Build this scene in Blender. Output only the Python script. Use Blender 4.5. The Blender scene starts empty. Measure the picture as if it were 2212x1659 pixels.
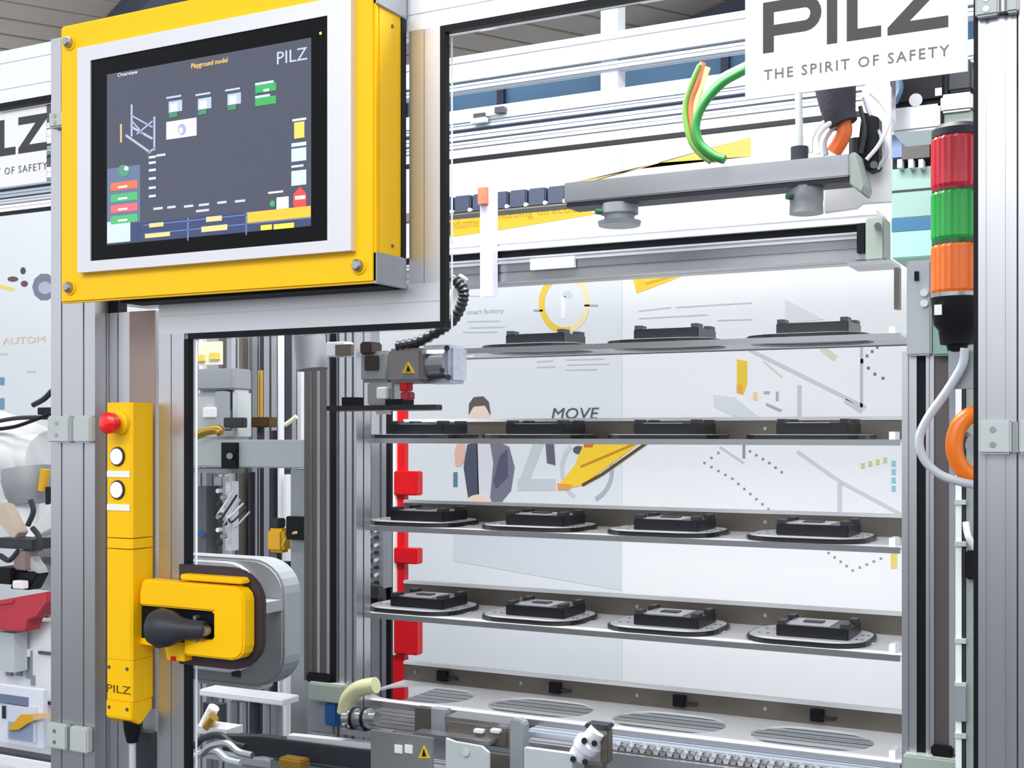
import bpy, bmesh, math, random
from mathutils import Vector, Matrix
random.seed(4)
R = math.radians
SC = bpy.context.scene
COL = SC.collection
# ------------------------------------------------------------------ camera, world, light, exposure
F, CX, HY, EYE = 2680.0, 1106.0, 935.0, 1.5
YAW = R(27.5); SN, CS = math.sin(YAW), math.cos(YAW)
cam_d = bpy.data.cameras.new('camera'); cam = bpy.data.objects.new('camera', cam_d); COL.objects.link(cam)
cam_d.sensor_width = 36; cam_d.lens = F / 2212 * 36; cam_d.shift_y = (HY - 829.5) / 2212
cam_d.clip_start = .02; cam_d.clip_end = 100
cam.location = (0, 0, EYE); cam.rotation_euler = (R(90), 0, YAW); SC.camera = cam
W = bpy.data.worlds.new('hall_light'); SC.world = W; W.use_nodes = True
W.node_tree.nodes['Background'].inputs[0].default_value = (.93, .96, 1, 1)
W.node_tree.nodes['Background'].inputs[1].default_value = 1.0
def area(name, loc, size, power, rot=(0, 0, 0), col=(1, .98, .95)):
    l = bpy.data.lights.new(name, 'AREA'); l.shape = 'RECTANGLE'; l.size, l.size_y = size; l.energy = power; l.color = col
    o = bpy.data.objects.new(name, l); COL.objects.link(o); o.location = loc; o.rotation_euler = rot
    return o
area('hall_lamp', (-.8, -2.2, 3.9), (4, 1.5), 95, (R(52), 0, 0))
area('added_wall_fill', (-3.2, 2.0, 4.4), (7, .6), 85, (R(32), 0, 0))  # unseen fill row added to brighten the back wall
area('added_cell_fill', (-1.1, 1.85, 2.75), (1.6, .3), 46, (R(8), 0, 0))  # unseen fill added above the cell to brighten trays and pallets
area('added_ceiling_fill', (-5, 5.5, 4.4), (6, 1), 160, (R(165), 0, 0))  # unseen fill turned upward to brighten the ceiling panels
SC.view_settings.view_transform = 'Standard'; SC.view_settings.look = 'None'
SC.view_settings.gamma = 1; SC.view_settings.use_curve_mapping = False
SC.view_settings.exposure = 0.33

# ------------------------------------------------------------------ helpers: picture -> machine coordinates
def dx(px): return -F * SN + (px - CX) * CS
def dy(px): return F * CS + (px - CX) * SN
def X(px, Y): return Y * dx(px) / dy(px)
def Z(px, py, Y): return EYE - (py - HY) * Y / dy(px)
def P(px, py, Y): return Vector((X(px, Y), Y, Z(px, py, Y)))
def FB(px0, px1, yt, yb, Y, d, ref=None):
    r = (px0 + px1) / 2 if ref is None else ref
    return (X(px0, Y), Y, Z(r, yb, Y)), (X(px1, Y), Y + d, Z(r, yt, Y))
def lin(c):
    c = c / 255.0
    return c / 12.92 if c <= .04045 else ((c + .055) / 1.055) ** 2.4
MATS = {}
def mat(name, rgb, rough=.5, metal=0.0, var=.04, scale=30, emit=0, coat=0, bump=0, stretch=None):
    if name in MATS: return MATS[name]
    m = bpy.data.materials.new(name); m.use_nodes = True; nt = m.node_tree; b = nt.nodes['Principled BSDF']
    c = [lin(v) for v in rgb]
    tc = nt.nodes.new('ShaderNodeTexCoord'); mp = nt.nodes.new('ShaderNodeMapping'); nz = nt.nodes.new('ShaderNodeTexNoise')
    mp.inputs['Scale'].default_value = stretch or (1, 1, 1)
    nz.inputs['Scale'].default_value = scale; nz.inputs['Detail'].default_value = 3
    mr = nt.nodes.new('ShaderNodeMapRange'); mr.inputs['To Min'].default_value = 1 - var; mr.inputs['To Max'].default_value = 1 + var
    mx = nt.nodes.new('ShaderNodeVectorMath'); mx.operation = 'SCALE'; mx.inputs[0].default_value = c
    nt.links.new(tc.outputs['Object'], mp.inputs['Vector']); nt.links.new(mp.outputs[0], nz.inputs['Vector'])
    nt.links.new(nz.outputs['Fac'], mr.inputs['Value']); nt.links.new(mr.outputs[0], mx.inputs['Scale'])
    nt.links.new(mx.outputs[0], b.inputs['Base Color'])
    b.inputs['Roughness'].default_value = rough; b.inputs['Metallic'].default_value = metal
    if coat: b.inputs['Coat Weight'].default_value = coat; b.inputs['Coat Roughness'].default_value = .08
    if emit:
        b.inputs['Emission Color'].default_value = (*c, 1); b.inputs['Emission Strength'].default_value = emit
    if bump:
        bp = nt.nodes.new('ShaderNodeBump'); bp.inputs['Strength'].default_value = bump; bp.inputs['Distance'].default_value = .002
        nt.links.new(nz.outputs['Fac'], bp.inputs['Height']); nt.links.new(bp.outputs[0], b.inputs['Normal'])
    MATS[name] = m; return m
ALU = mat('anodised_aluminium', (196, 197, 203), .32, .9, .03, 6, stretch=(1, 1, .1), bump=.02)
ALUH = mat('anodised_aluminium_rail', (208, 210, 216), .34, .75, .03, 6, stretch=(.1, 1, 1))
ALUW = mat('bright_aluminium', (240, 243, 248), .4, .35, .02, 8)
STEEL = mat('machined_steel', (168, 170, 174), .3, .85, .05, 40)
DSTEEL = mat('dark_steel', (112, 106, 98), .42, .55, .16, 14)
GREY = mat('grey_paint', (150, 155, 160), .5, .2, .04, 20)
LGREY = mat('light_grey_plastic', (186, 194, 196), .5, 0, .03, 30)
GGREY = mat('greenish_grey_cast', (158, 170, 162), .5, .1, .04, 30)
CHAR = mat('charcoal_plastic', (52, 54, 62), .45, 0, .08, 30)
BLK = mat('black_rubber', (16, 18, 24), .5, 0, .1, 40)
BLKG = mat('black_gloss', (10, 10, 13), .12, 0, 0, 10)
YEL = mat('safety_yellow_paint', (255, 199, 0), .42, 0, .015, 12, coat=.08)
YELD = mat('yellow_plastic', (222, 168, 30), .5, 0, .03, 20)
WHT = mat('white_paint', (238, 240, 245), .45, 0, .01, 10)
WPL = mat('white_plastic', (243, 244, 247), .35, 0, .01, 20)
BRASS = mat('brass', (200, 160, 70), .3, .7, .05, 30)
RED = mat('red_paint', (214, 16, 30), .4, 0, .03, 10)
REDB = mat('red_button', (235, 6, 14), .3, 0, .01, 10, coat=.4)
REDF = mat('faded_red_paint', (186, 50, 66), .45, 0, .04, 12)
BROWN = mat('brown_grey_strip', (98, 92, 94), .4, .45, .05, 14, stretch=(1, 1, .1))
BLUE = mat('blue_plastic', (14, 84, 150), .4, 0, .03, 20)
TEAL = mat('teal_paint', (6, 92, 130), .4, 0, .03, 20)
GRNG = mat('green_grey_panel', (128, 160, 154), .4, .1, .04, 12)
MINT = mat('mint_panel', (140, 205, 178), .4, 0, .04, 12)
ORG = mat('orange_plastic', (244, 122, 8), .35, 0, .03, 20, coat=.2)
CAB = mat('grey_cable', (190, 196, 206), .45, 0, .04, 40)
for _m, _k in ((BLK, .2), (CHAR, .3), (BLKG, .12), (YEL, .25), (RED, .3)): _m.node_tree.nodes['Principled BSDF'].inputs['Specular IOR Level'].default_value = _k
WALLM = mat('white_exhibition_panel', (243, 246, 250), .6, 0, .006, 1.5)
WALLG = mat('pale_blue_grey_panel', (230, 236, 242), .6, 0, .006, 1.5)
FLOORM = mat('grey_floor', (112, 116, 122), .5, 0, .08, 3)
CEILM = mat('ceiling_panel_taupe', (176, 168, 160), .8, 0, .05, 2)
CEILG = mat('ceiling_gap_dark', (84, 76, 72), .9, 0, .05, 2)
BEAMD = mat('dark_blue_truss', (58, 66, 88), .6, .2, .1, 3)
def glass_mat():
    m = bpy.data.materials.new('clear_polycarbonate'); m.use_nodes = True; nt = m.node_tree; nt.nodes.clear()
    o = nt.nodes.new('ShaderNodeOutputMaterial'); t = nt.nodes.new('ShaderNodeBsdfTransparent'); g = nt.nodes.new('ShaderNodeBsdfGlossy')
    mx = nt.nodes.new('ShaderNodeMixShader'); fr = nt.nodes.new('ShaderNodeFresnel'); fr.inputs['IOR'].default_value = 1.06
    t.inputs[0].default_value = (.99, .995, 1, 1); g.inputs['Roughness'].default_value = .03
    nt.links.new(fr.outputs[0], mx.inputs[0]); nt.links.new(t.outputs[0], mx.inputs[1]); nt.links.new(g.outputs[0], mx.inputs[2])
    nt.links.new(mx.outputs[0], o.inputs[0]); return m
GLASS = glass_mat()
def lens_mat(name, rgb):
    m = mat(name, rgb, .25, 0, .05, 30, coat=.4); b = m.node_tree.nodes['Principled BSDF']
    b.inputs['Transmission Weight'].default_value = .25
    return m
def flat(rgb, e=0, rough=.6):
    return mat('print_%02x%02x%02x%s' % (*rgb, '_lit' if e else ''), rgb, rough, 0, 0, 10, emit=e * (.62 if e < 1 else 1))

ORIGIN = {}
def org(o): return ORIGIN.get(o.name, Vector((0, 0, 0))) if o else Vector((0, 0, 0))
def thing(name, label, cat, loc, group=None):
    o = bpy.data.objects.new(name, None); COL.objects.link(o); o.location = loc; o.empty_display_size = .05
    ORIGIN[o.name] = Vector(loc); o['label'] = label; o['category'] = cat
    if group: o['group'] = group
    return o
def tag(o, label, cat, group=None):
    o['label'] = label; o['category'] = cat
    if group: o['group'] = group
    return o
class MB:
    def __init__(s): s.v = []; s.f = []
    def box(s, lo, hi):
        n = len(s.v); (a, b, c), (d, e, g) = lo, hi
        a, d = min(a, d), max(a, d); b, e = min(b, e), max(b, e); c, g = min(c, g), max(c, g)
        s.v += [(a, b, c), (d, b, c), (d, e, c), (a, e, c), (a, b, g), (d, b, g), (d, e, g), (a, e, g)]
        s.f += [tuple(n + i for i in q) for q in ((0, 3, 2, 1), (4, 5, 6, 7), (0, 1, 5, 4), (1, 2, 6, 5), (2, 3, 7, 6), (3, 0, 4, 7))]
        return s
    def fb(s, *a, **k): return s.box(*FB(*a, **k))
    def prism(s, pts, vec, close=True):
        """pts: loop of 3D points; extruded by vec"""
        n = len(s.v); k = len(pts); vec = Vector(vec)
        s.v += [tuple(p) for p in pts] + [tuple(Vector(p) + vec) for p in pts]
        s.f += [tuple(range(n, n + k)), tuple(reversed(range(n + k, n + 2 * k)))]
        s.f += [(n + (i + 1) % k, n + i, n + k + i, n + k + (i + 1) % k) for i in range(k)]
        return s
    def cyl(s, p0, p1, r0, r1=None, seg=20, caps=True):
        return s.lathe(p0, p1, [(0, r0), (1, r0 if r1 is None else r1)], seg, caps)
    def lathe(s, p0, p1, prof, seg=20, caps=True):
        p0, p1 = Vector(p0), Vector(p1); ax = p1 - p0; d = ax.normalized()
        u = d.orthogonal().normalized(); w = d.cross(u); n = len(s.v)
        for t, r in prof:
            for i in range(seg):
                a = 2 * math.pi * i / seg
                s.v.append(tuple(p0 + ax * t + (u * math.cos(a) + w * math.sin(a)) * r))
        for j in range(len(prof) - 1):
            for i in range(seg):
                a, b = n + j * seg + i, n + j * seg + (i + 1) % seg
                s.f.append((a, b, b + seg, a + seg))
        if caps:
            s.f.append(tuple(reversed(range(n, n + seg)))); e = n + (len(prof) - 1) * seg; s.f.append(tuple(range(e, e + seg)))
        return s
    def tube(s, pts, r, seg=10, sub=6, closed=False):
        pts = [Vector(p) for p in pts]
        if closed: q = [pts[-1]] + pts + pts[:2]
        else: q = [pts[0] * 2 - pts[1]] + pts + [pts[-1] * 2 - pts[-2]]
        c = []
        for i in range(1, len(q) - 2):
            for k in range(sub):
                t = k / sub; a, b, e, g = q[i - 1:i + 3]
                c.append(.5 * ((2 * b) + (e - a) * t + (2 * a - 5 * b + 4 * e - g) * t * t + (3 * b - a - 3 * e + g) * t ** 3))
        if not closed: c.append(pts[-1])
        n = len(s.v); m = len(c); u = None
        for i, p in enumerate(c):
            d = (c[(i + 1) % m] - c[i - 1]) if closed or 0 < i < m - 1 else (c[1] - c[0] if i == 0 else c[-1] - c[-2])
            d = d.normalized()
            u = d.orthogonal().normalized() if u is None else (u - d * u.dot(d)).normalized()
            w = d.cross(u); rr = r(i / m) if callable(r) else r
            for k in range(seg):
                a = 2 * math.pi * k / seg; s.v.append(tuple(p + (u * math.cos(a) + w * math.sin(a)) * rr))
        for i in range(m if closed else m - 1):
            for k in range(seg):
                a, b = n + i * seg + k, n + i * seg + (k + 1) % seg
                a2, b2 = n + ((i + 1) % m) * seg + k, n + ((i + 1) % m) * seg + (k + 1) % seg
                s.f.append((a, b, b2, a2))
        if not closed:
            s.f.append(tuple(reversed(range(n, n + seg)))); e = n + (m - 1) * seg; s.f.append(tuple(range(e, e + seg)))
        return s
    def sphere(s, c, rx, ry, rz, seg=20, rings=12):
        n = len(s.v); c = Vector(c)
        s.v.append((c.x, c.y, c.z - rz))
        for j in range(1, rings):
            a = math.pi * j / rings - math.pi / 2
            for i in range(seg):
                b = 2 * math.pi * i / seg
                s.v.append((c.x + rx * math.cos(a) * math.cos(b), c.y + ry * math.cos(a) * math.sin(b), c.z + rz * math.sin(a)))
        s.v.append((c.x, c.y, c.z + rz)); e = len(s.v) - 1
        for i in range(seg):
            s.f.append((n, n + 1 + (i + 1) % seg, n + 1 + i)); s.f.append((e, e - seg + i, e - seg + (i + 1) % seg))
            for j in range(rings - 2):
                a, b = n + 1 + j * seg + i, n + 1 + j * seg + (i + 1) % seg; s.f.append((a, b, b + seg, a + seg))
        return s
    def build(s, name, m, parent=None, bevel=0, smooth=False, label=None, seg=2):
        me = bpy.data.meshes.new(name); o0 = org(parent)
        me.from_pydata([tuple(Vector(v) - o0) for v in s.v], [], s.f)
        bm = bmesh.new(); bm.from_mesh(me)
        if bevel:
            es = [e for e in bm.edges if len(e.link_faces) == 2 and e.calc_face_angle(0) > .7]
            bmesh.ops.bevel(bm, geom=es, offset=bevel, segments=seg, affect='EDGES', clamp_overlap=True)
        bmesh.ops.recalc_face_normals(bm, faces=bm.faces); bm.to_mesh(me); bm.free()
        if smooth:
            for p in me.polygons: p.use_smooth = True
            try: me.set_sharp_from_angle(angle=R(40))
            except Exception: pass
        me.materials.append(m)
        o = bpy.data.objects.new(name, me); COL.objects.link(o)
        if parent: o.parent = parent; ORIGIN[o.name] = o0.copy()
        if label: o['label'] = label
        return o
def struct(o): o['kind'] = 'structure'; return o
def profile_loop(w, d, nu, nv, sw=.009, sd=.008):
    """section of slotted extrusion, nu slots on the two wide faces, nv on the others"""
    def side(L, n):
        pts = []
        for i in range(n):
            c = L * (i + .5) / n
            pts += [(c - sw / 2, 0), (c - sw / 2, sd * .35), (c - sw * .85, sd * .45), (c - sw * .7, sd), (c + sw * .7, sd), (c + sw * .85, sd * .45), (c + sw / 2, sd * .35), (c + sw / 2, 0)]
        return pts
    out = [(0, 0)] + side(w, nu)
    out += [(w, 0)] + [(w - b, a) for a, b in side(d, nv)]
    out += [(w, d)] + [(w - a, d - b) for a, b in side(w, nu)]
    out += [(0, d)] + [(b, d - a) for a, b in side(d, nv)]
    return out
def profile(name, lo, hi, axis, nu=1, nv=1, m=ALU, parent=None, sw=.009, sd=.008, label=None):
    (a, b, c), (d, e, g) = lo, hi
    a, d = min(a, d), max(a, d); b, e = min(b, e), max(b, e); c, g = min(c, g), max(c, g)
    s = MB()
    if axis == 'Z': s.prism([(a + u, b + v, c) for u, v in profile_loop(d - a, e - b, nu, nv, sw, sd)], (0, 0, g - c))
    if axis == 'X': s.prism([(a, b + v, c + u) for u, v in profile_loop(g - c, e - b, nu, nv, sw, sd)], (d - a, 0, 0))
    if axis == 'Y': s.prism([(a + u, b, c + v) for u, v in profile_loop(d - a, g - c, nu, nv, sw, sd)], (0, e - b, 0))
    return s.build(name, m, parent, label=label)
def text_obj(body, name, m, parent, x0, x1, z0, h, Y, spacing=1.0, thick=.0006, align='L', shear=0):
    """lettering standing in an X-Z plane facing -Y, fitted to x0..x1 and cap height h"""
    cu = bpy.data.curves.new(name, 'FONT'); cu.body = body; cu.size = 1; cu.space_character = spacing
    cu.resolution_u = 2
    t = bpy.data.objects.new(name, cu); COL.objects.link(t); bpy.context.view_layer.update()
    me = bpy.data.meshes.new_from_object(t.evaluated_get(bpy.context.evaluated_depsgraph_get()))
    bpy.data.objects.remove(t)
    xs = [v.co.x for v in me.vertices]; ys = [v.co.y for v in me.vertices]
    a, b, c, d = min(xs), max(xs), min(ys), max(ys); o0 = org(parent)
    for v in me.vertices:
        zz = (v.co.y - c) / (d - c)
        v.co = Vector((x0 + (v.co.x - a) / (b - a) * (x1 - x0) + zz * shear, Y, z0 + zz * h)) - o0
    bm = bmesh.new(); bm.from_mesh(me)
    r = bmesh.ops.extrude_face_region(bm, geom=bm.faces[:])
    bmesh.ops.translate(bm, vec=(0, thick, 0), verts=[e for e in r['geom'] if isinstance(e, bmesh.types.BMVert)])
    bmesh.ops.recalc_face_normals(bm, faces=bm.faces); bm.to_mesh(me); bm.free()
    me.materials.clear(); me.materials.append(m); me.name = name
    o = bpy.data.objects.new(name, me); COL.objects.link(o)
    if parent: o.parent = parent
    return o

# ------------------------------------------------------------------ the setting
YW = 4.5
fl = struct(MB().box((-12, -8, -.1), (6, 16, 0)).build('floor', FLOORM))
ZC = 5.6
wall = struct(MB().box((X(1344, YW), YW, 0), (2.0, YW + .08, EYE + .251 * YW)).build('wall_back', WALLM))
seam = X(1344, YW)
struct(MB().box((-8, -5.1, 0), (6, -5, 1.35)).build('added_dark_partition', mat('added_partition_grey', (92, 94, 98), .6)))  # unseen partition added behind the camera to darken the lower post reflections
wl = MB().box((-9, YW, 0), (X(40, YW) - 1.2, YW + .08, EYE + .251 * YW)).box((X(40, YW) - 1.19, YW, 0), (seam - .001, YW + .08, EYE + .251 * YW)).build('wall_panel', WALLG, wall)
# ceiling of long panels running past the machine, dark gaps between, trusses below
ceil = struct(MB().box((-22, 3.0, ZC + .06), (12, 30, ZC + .12)).build('ceiling', CEILG))
ca = R(30.5); cdir = Vector((math.sin(ca), math.cos(ca), 0)); cn = Vector((cdir.y, -cdir.x, 0))
for i in range(46):
    c = Vector((-6, 12, 0)) + cn * ((i - 23) * .52)
    t0, t1 = -14, 14
    a, b = c + cdir * t0, c + cdir * t1
    MB().prism([(a - cn * .225) + Vector((0, 0, ZC)), (a + cn * .225) + Vector((0, 0, ZC)), (b + cn * .225) + Vector((0, 0, ZC)), (b - cn * .225) + Vector((0, 0, ZC))], (0, 0, .05)).build('panel', CEILM, ceil)
for k, (off, hw_) in enumerate(((-7.4, .16), (-4.1, .12), (-3.5, .14), (1.1, .45), (3.2, .5), (7.5, .2))):
    c = Vector((-6, 12, ZC - .3)) + cdir * off
    MB().prism([c - cn * 14 - cdir * hw_, c + cn * 14 - cdir * hw_, c + cn * 14 + cdir * hw_, c - cn * 14 + cdir * hw_], (0, 0, .28)).build('beam', BEAMD, ceil)

# prints on the exhibition wall (flat ink, one to two millimetres of vinyl)
def wp(px, py): return Vector((X(px, YW), YW, Z(px, py, YW)))
def wpoly(pts, rgb, name='print', off=.0015):
    return MB().prism([wp(*p) - Vector((0, off, 0)) for p in pts], (0, off - .0002, 0)).build(name, flat(rgb), wall)
def wmulti(polys, rgb, name='print', off=.0015):
    s = MB()
    for pts in polys: s.prism([wp(*p) - Vector((0, off, 0)) for p in pts], (0, off - .0002, 0))
    return s.build(name, flat(rgb), wall)
def seg(p, q, w):
    p, q = Vector(p), Vector(q); d = (q - p).normalized(); n = Vector((-d.y, d.x)) * w / 2
    return [tuple(p + n), tuple(q + n), tuple(q - n), tuple(p - n)]
def wline(pts, w, rgb, name='printed_line', off=.0015):
    return wmulti([seg(pts[i], pts[i + 1], w) for i in range(len(pts) - 1)], rgb, name, off)
def wdots(pts, rgb, step=15, sz=5):
    out = []
    for i in range(len(pts) - 1):
        p, q = Vector(pts[i]), Vector(pts[i + 1]); n = max(1, int((q - p).length / step))
        for k in range(n):
            c = p.lerp(q, k / n); out.append([(c.x - sz / 2, c.y - sz / 2), (c.x + sz / 2, c.y - sz / 2), (c.x + sz / 2, c.y + sz / 2), (c.x - sz / 2, c.y + sz / 2)])
    return wmulti(out, rgb, 'printed_dots')
def ell(cx, cy, rx, ry, n=24, a0=0, a1=360):
    return [(cx + rx * math.cos(R(a0 + (a1 - a0) * i / n)), cy + ry * math.sin(R(a0 + (a1 - a0) * i / n))) for i in range(n + (0 if a1 - a0 == 360 else 1))]
def arc_band(cx, cy, rx, ry, k, a0, a1, n=24):
    o = ell(cx, cy, rx, ry, n, a0, a1); i = ell(cx, cy, rx * k, ry * k, n, a0, a1)
    return [[o[j], o[j + 1], i[j + 1], i[j]] for j in range(n)]
# gauge ring
wmulti(arc_band(1220, 655, 56, 66, .78, 75, 275), (246, 208, 76), 'printed_ring')
wmulti(arc_band(1220, 655, 54, 64, .8, -85, 75), (249, 233, 186), 'printed_ring')
wline([(1153, 671), (1173, 671)], 4, (165, 168, 165)); wline([(1262, 660), (1292, 660)], 4, (175, 178, 175))
wpoly([(1212, 640), (1222, 640), (1222, 688), (1212, 688)], (250, 251, 255)); wpoly(ell(1226, 636, 10, 8), (212, 219, 228))
# yellow swoosh banners
wpoly([(1366, 594), (1510, 582), (1440, 610), (1375, 634)], (253, 210, 60))
wline([(1395, 613), (1470, 592)], 5, (226, 176, 40), off=.0025)
wmulti([[(1380, 365), (1622, 296), (1622, 338), (1420, 352)], [(1215, 400), (1380, 365), (1420, 352), (1216, 408)]], (250, 214, 110))
wpoly([(1300, 450), (1420, 428), (1400, 436), (1312, 462)], (246, 200, 86))
wpoly([(960, 448), (1100, 442), (1225, 437), (1290, 462), (1080, 497), (960, 514)], (252, 206, 50), 'printed_banner')
text_obj('leading direction', 'printed_lettering', flat((216, 166, 34)), wall, X(1078, YW), X(1262, YW), Z(1180, 470, YW), .045, YW - .003, shear=0)
text_obj('Industrie', 'printed_lettering', flat((220, 166, 40)), wall, X(972, YW), X(1034, YW), Z(1000, 493, YW), .04, YW - .003)
# fine print lines
for (x0, x1, y0, y1) in ((1015, 1100, 622, 618), (1015, 1060, 640, 638), (1010, 1080, 695, 693), (1015, 1090, 708, 706), (1000, 1075, 718, 717), (1160, 1195, 781, 779), (1160, 1200, 793, 792), (1222, 1305, 777, 775), (1225, 1315, 788, 786), (1222, 1290, 799, 798),
                         (1380, 1450, 672, 664), (1460, 1625, 664, 654), (1380, 1530, 688, 680), (1550, 1625, 692, 690)):
    wline([(x0, y0), (x1, y1)], 3, (205, 210, 219))
text_obj('smart factory', 'printed_lettering', flat((198, 203, 212)), wall, X(1008, YW), X(1088, YW), Z(1048, 680, YW), .025, YW - .003)
text_obj('MOVE', 'printed_lettering', flat((84, 90, 94)), wall, X(1192, YW), X(1290, YW), Z(1240, 905, YW), .045, YW - .003, shear=.01)
# printed photograph of a man in a grey suit beside large figures
wpoly([(1344, 1150), (980, 1150), (980, 1212), (1344, 1276)], (216, 224, 232), 'print')
wpoly([(1018, 958), (1062, 948), (1100, 965), (1112, 1010), (1104, 1060), (1078, 1092), (1022, 1100), (1010, 1040), (1002, 1000)], (120, 124, 142), 'printed_figure')
wpoly([(1030, 955), (1058, 952), (1066, 1000), (1058, 1090), (1034, 1092)], (226, 226, 236), 'printed_figure', .0025)
wpoly([(1010, 960), (1032, 955), (1036, 1090), (1014, 1090), (1002, 1010)], (76, 82, 104), 'printed_figure', .0025)
wpoly([(1080, 985), (1096, 970), (1098, 1030), (1072, 1056), (1066, 1040)], (86, 88, 118), 'printed_figure', .0025)
wpoly([(1028, 930), (1050, 930), (1054, 956), (1030, 958)], (238, 208, 190), 'printed_figure', .002)
wpoly(ell(1036, 903, 21, 36), (244, 222, 208), 'printed_figure', .0025)
wpoly([(1013, 895), (1014, 872), (1024, 858), (1044, 856), (1056, 868), (1060, 896), (1054, 886), (1048, 876), (1024, 878)], (98, 88, 84), 'printed_figure', .0035)
wpoly([(982, 975), (990, 952), (1004, 955), (1006, 985), (996, 1008), (984, 1006)], (236, 190, 172), 'printed_figure', .0025)
wline([(984, 1020), (984, 1052)], 9, (96, 134, 158))
wpoly(ell(1036, 1082, 26, 14), (246, 226, 208), 'printed_figure', .004)
wmulti([[(1124, 1033), (1155, 950), (1178, 950), (1146, 1033)], [(1118, 1034), (1200, 1034), (1200, 1060), (1118, 1060)]], (206, 212, 220), 'printed_figure')
wpoly([(1178, 946), (1196, 950), (1200, 1005), (1182, 1000)], (100, 102, 118), 'printed_figure', .0025)
wmulti(arc_band(1268, 1015, 58, 72, .86, -60, 70), (178, 186, 198), 'printed_ring'); wmulti(arc_band(1268, 1015, 58, 72, .86, 120, 230), (206, 212, 222), 'printed_ring')
wpoly(ell(1250, 972, 12, 9), (84, 92, 102), 'printed_figure')
# yellow paper plane / arrow
wpoly([(1205, 1050), (1240, 1008), (1262, 958), (1310, 952), (1404, 940), (1330, 995), (1258, 1048), (1215, 1058)], (255, 216, 50), 'printed_arrow', .0025)
wline([(1255, 1008), (1392, 950)], 5, (212, 146, 20), 'printed_line', .0035)
wline([(1258, 1048), (1300, 1025), (1398, 956)], 6, (96, 74, 14), 'printed_line', .0035)
wpoly([(1205, 1044), (1238, 1046), (1228, 1058), (1205, 1058)], (238, 166, 90), 'printed_arrow', .004)
wpoly([(1262, 955), (1284, 953), (1280, 966), (1262, 966)], (220, 110, 50), 'printed_arrow', .004)
# isometric factory drawing
G1, G2 = (206, 210, 218), (222, 227, 233)
wpoly([(1540, 852), (1588, 858), (1640, 900), (1640, 925), (1544, 880)], G2); wpoly([(1696, 645), (1780, 690), (1696, 700)], (226, 231, 234))
wline([(1618, 755), (1870, 880)], 8, G1); wline([(1650, 780), (1690, 815)], 4, (206, 226, 206)); wline([(1775, 750), (1805, 775)], 14, (212, 228, 200))
wline([(1861, 750), (1861, 880)], 6, (190, 194, 198)); wline([(1727, 832), (1727, 902)], 9, (205, 208, 213)); wline([(1825, 865), (1862, 888)], 10, G1)
wpoly([(1592, 776), (1614, 780), (1614, 830), (1606, 852), (1592, 848)], (242, 206, 62), 'printed_tag')
wpoly([(1592, 830), (1604, 832), (1604, 852), (1592, 848)], (240, 176, 74), 'printed_tag', .0025)
wpoly([(1627, 846), (1636, 848), (1636, 866), (1627, 864)], (240, 216, 160), 'printed_tag')
wmulti([[(1650, 845), (1663, 845), (1663, 851), (1650, 851)], [(1676, 846), (1682, 846), (1682, 866), (1676, 866)], [(1655, 870), (1690, 885), (1685, 890), (1655, 876)]], (176, 180, 188), 'printed_detail')
wdots([(1862, 778), (1895, 750), (1925, 728)], (128, 128, 128), 13, 6); wdots([(1862, 782), (1890, 808), (1925, 826)], (118, 120, 122), 16, 6)
wdots([(1552, 978), (1522, 1000), (1582, 1034), (1660, 1100), (1842, 1232), (1918, 1200)], (150, 150, 152), 16, 5)
wdots([(1620, 975), (1662, 1000), (1702, 1030)], (140, 140, 144), 15, 5)
wline([(1607, 952), (1607, 990)], 6, (150, 154, 168)); wline([(1555, 965), (1607, 1000)], 5, G1)
wline([(1722, 975), (1815, 1040), (1945, 1110)], 8, (208, 214, 224)); wline([(1814, 1045), (1814, 1110)], 10, (208, 211, 219))
wmulti([[(x, 1000 - i * 4), (x + 8, 1000 - i * 4), (x + 8, 1012 - i * 4), (x, 1012 - i * 4)] for i, x in enumerate((1860, 1876, 1892, 1908))], (204, 214, 160), 'printed_dots')
wmulti([[(1926, 995 + i * 18), (1935, 995 + i * 18), (1935, 1008 + i * 18), (1926, 1008 + i * 18)] for i in range(4)], (156, 204, 222), 'printed_dots')
wpoly([(1924, 1180), (1938, 1180), (1938, 1228), (1924, 1228)], (240, 212, 120), 'printed_tag')
# left part of the wall, seen beside the post
wpoly(ell(96, 620, 26, 30, 10), (122, 132, 150), 'print'); wpoly(ell(98, 622, 15, 14, 10), (178, 188, 206), 'print', .0025)
wmulti([ell(50, 585, 6, 8, 8)], (70, 74, 84)); wmulti([ell(28, 603, 12, 6, 8), ell(53, 613, 8, 7, 8)], (110, 74, 84))
wline([(0, 618), (30, 626)], 8, (242, 222, 120))
text_obj('AUTOM', 'printed_lettering', flat((236, 214, 202)), wall, X(6, YW), X(98, YW), Z(50, 742, YW), .035, YW - .003)
wmulti([[(0, 815), (10, 815), (10, 832), (0, 832)], [(0, 860), (10, 860), (10, 885), (0, 885)]], (116, 158, 190))
wline([(0, 765), (16, 765)], 4, G1); wline([(58, 803), (78, 803)], 5, G1)

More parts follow.
